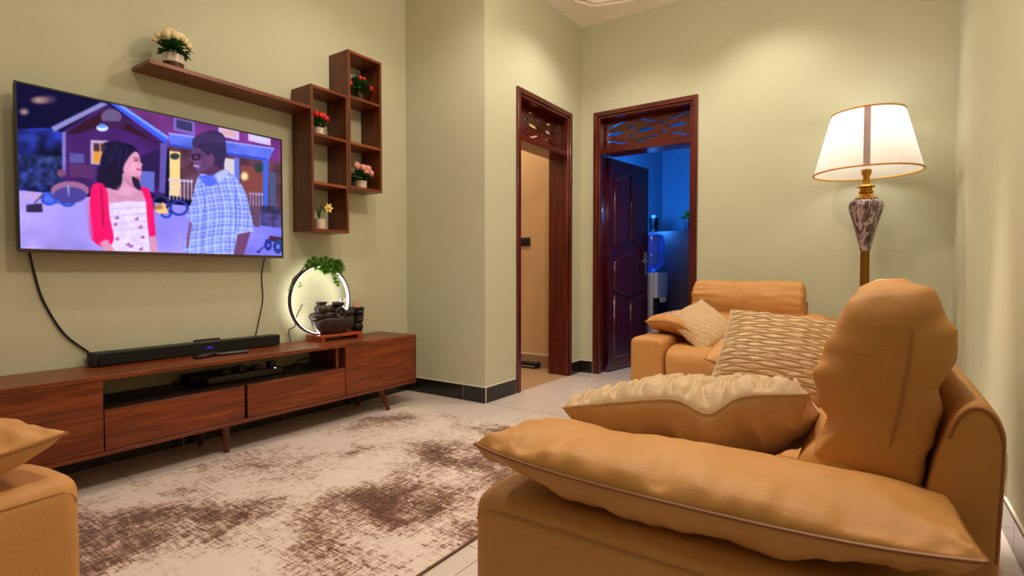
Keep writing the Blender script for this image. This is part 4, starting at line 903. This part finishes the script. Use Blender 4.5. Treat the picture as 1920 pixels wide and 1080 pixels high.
KP = M('pale_plastic', (190, 200, 215), 0.4)
box('cabinet', (5.52, 1.98, 0.02), (5.86, 2.25, 0.95), SILVER, wd_, 0.01); box('front_upper', (5.52, 1.93, 0.68), (5.86, 1.98, 0.95), KP, wd_, 0.01); box('front_lower', (5.52, 1.93, 0.02), (5.86, 1.98, 0.36), KP, wd_, 0.01)
box('drip_tray', (5.56, 1.90, 0.36), (5.82, 1.98, 0.385), KP, wd_, 0.004); box('dark_recess', (5.55, 1.976, 0.385), (5.83, 1.98, 0.68), BLACKM, wd_)
for x in (5.62, 5.69, 5.76): tube('tap', [(x, 1.945, 0.70), (x, 1.925, 0.665), (x, 1.925, 0.63)], 0.013, SILVER, wd_, 8)
bm2, bt, bb_ = nt('blue_bottle'); bb_.inputs['Base Color'].default_value = (0.10, 0.28, 0.85, 1); bb_.inputs['Roughness'].default_value = 0.15; bb_.inputs['Transmission Weight'].default_value = 0.55
lathe('water_bottle', [(0.05, 0.95), (0.06, 0.98), (0.125, 1.03), (0.135, 1.06), (0.135, 1.15), (0.122, 1.17), (0.135, 1.19), (0.135, 1.30), (0.12, 1.355), (0.06, 1.37), (0, 1.37)], bm2, wd_, (5.69, 2.06, 0), 32)
fr = thing('refrigerator', 'plain dark refrigerator behind the water dispenser in the kitchen', 'refrigerator', (6.35, 1.85, 0))
box('body', (6.05, 1.45, 0.03), (6.68, 2.33, 1.425), FRIDGE, fr, 0.012); box('door', (6.0, 1.45, 0.06), (6.045, 2.33, 1.42), FRIDGE, fr, 0.01)
for yy in (1.5, 2.22): box('foot', (6.1, yy, 0), (6.16, yy+0.06, 0.032), BLACKM, fr)
gj = thing('coffee_grinder', 'black grinder with pale lid on the refrigerator', 'appliance', (6.25, 2.235, 1.425))
lathe('base', [(0, 0), (0.05, 0), (0.055, 0.02), (0.045, 0.05), (0.05, 0.06), (0.055, 0.17), (0, 0.17)], BLACK, gj, (6.25, 2.235, 1.425), 20); lathe('lid', [(0.03, 0.17), (0.03, 0.21), (0, 0.215)], KP, gj, (6.25, 2.235, 1.425), 16)
potted('potted_fern', 'small light green plant in a dark vase on the refrigerator', 6.25, 1.825, 1.425, (0.04, 0.05, 0.11, 0), (FRIDGE,), (120, 0.08, 0.16, 0.06, 0.012), [(0.02, -0.02, 0.22, 0.012), (-0.03, 0.02, 0.21, 0.012)], YELL, None, LEAFL)

# ------------------------------------------------------------------ ceiling lamps with their light
LENS = M('downlight_lens', (255, 240, 220), 0.5, var=0, emit=(255, 226, 180), es=6)
def downlight(x, y, watts, cone, col, where):
    d = thing('ceiling_downlight', 'round recessed ceiling downlight '+where, 'downlight', (x, y, ZC), 'recessed ceiling downlights')
    lathe('trim_ring', [(0.04, -0.012), (0.058, -0.012), (0.062, -0.001), (0.04, -0.001)], POTW, d, (x, y, ZC), 24, cap=False)
    lathe('lens', [(0, -0.004), (0.04, -0.004), (0.04, -0.001), (0, -0.001)], LENS, d, (x, y, ZC), 24)
    l = bpy.data.lights.new('downlight_beam', 'SPOT'); l.energy = watts*1.3; l.color = col; l.spot_size = math.radians(cone); l.spot_blend = 0.7; l.shadow_soft_size = 0.05
    o = bpy.data.objects.new('downlight_beam', l); COL.objects.link(o); o.location = (0, 0, -0.03); o.parent = d
for a in DOWNLIGHTS: downlight(*a)
pd = thing('added_fill_globe', 'unseen round white globe added to brighten the ceiling and upper walls', 'fill light', (2.3, 1.0, ZC))  # unseen globe, added to lighten the ceiling and upper walls
lathe('canopy', [(0, -0.03), (0.05, -0.03), (0.06, 0), (0, 0)], POTW, pd, (2.3, 1.0, ZC), 24); tube('cord', [(2.3, 1.0, ZC-0.03), (2.3, 1.0, ZC-0.26)], 0.004, BLACK, pd, 6)
b = bmesh.new(); bmesh.ops.create_uvsphere(b, u_segments=24, v_segments=14, radius=0.11); b.transform(Matrix.Translation((0, 0, -0.36)))
obj('globe', b, M('globe_glow', (255, 236, 205), 0.5, var=0, emit=(255, 232, 204), es=FILL_GLOBE_E), pd, True)
def area(name, parent, loc, size, watts, col, rot=(0, 0, 0)):
    l = bpy.data.lights.new(name, 'AREA'); l.shape = 'DISK'; l.size = size; l.energy = watts; l.color = col
    o = bpy.data.objects.new(name, l); COL.objects.link(o); o.location = loc; o.rotation_euler = rot
    if parent: o.parent = parent
cp = thing('ceiling_lamp', 'small ceiling lamp in the corridor', 'ceiling lamp', (4.0, 3.3, 2.9)); lathe('diffuser', [(0, -0.05), (0.08, -0.045), (0.1, 0), (0, 0)], LENS, cp, (4.0, 3.3, 2.9), 24)
area('corridor_lamp_light', cp, (0, 0, -0.06), 0.2, CORRIDOR_W, (1, 0.8, 0.58))
kp = thing('led_bar', 'blue LED bar on the kitchen wall behind the open door leaf', 'light bar', (5.72, 2.4, 1.62))
box('bar_housing', (5.55, 2.375, 1.60), (5.90, 2.3995, 1.64), BLACKM, kp); box('bar_diffuser', (5.56, 2.362, 1.605), (5.89, 2.375, 1.635), M('blue_lens', (60, 90, 255), 0.5, var=0, emit=(30, 90, 255), es=6), kp)
kl = bpy.data.lights.new('led_bar_light', 'POINT'); kl.energy = KITCHEN_W; kl.color = (0.03, 0.27, 1.0); kl.shadow_soft_size = 0.08
o = bpy.data.objects.new('led_bar_light', kl); COL.objects.link(o); o.location = (0, -0.22, 0); o.parent = kp
for o in bpy.data.objects:
    if '_w' in o: del o['_w']
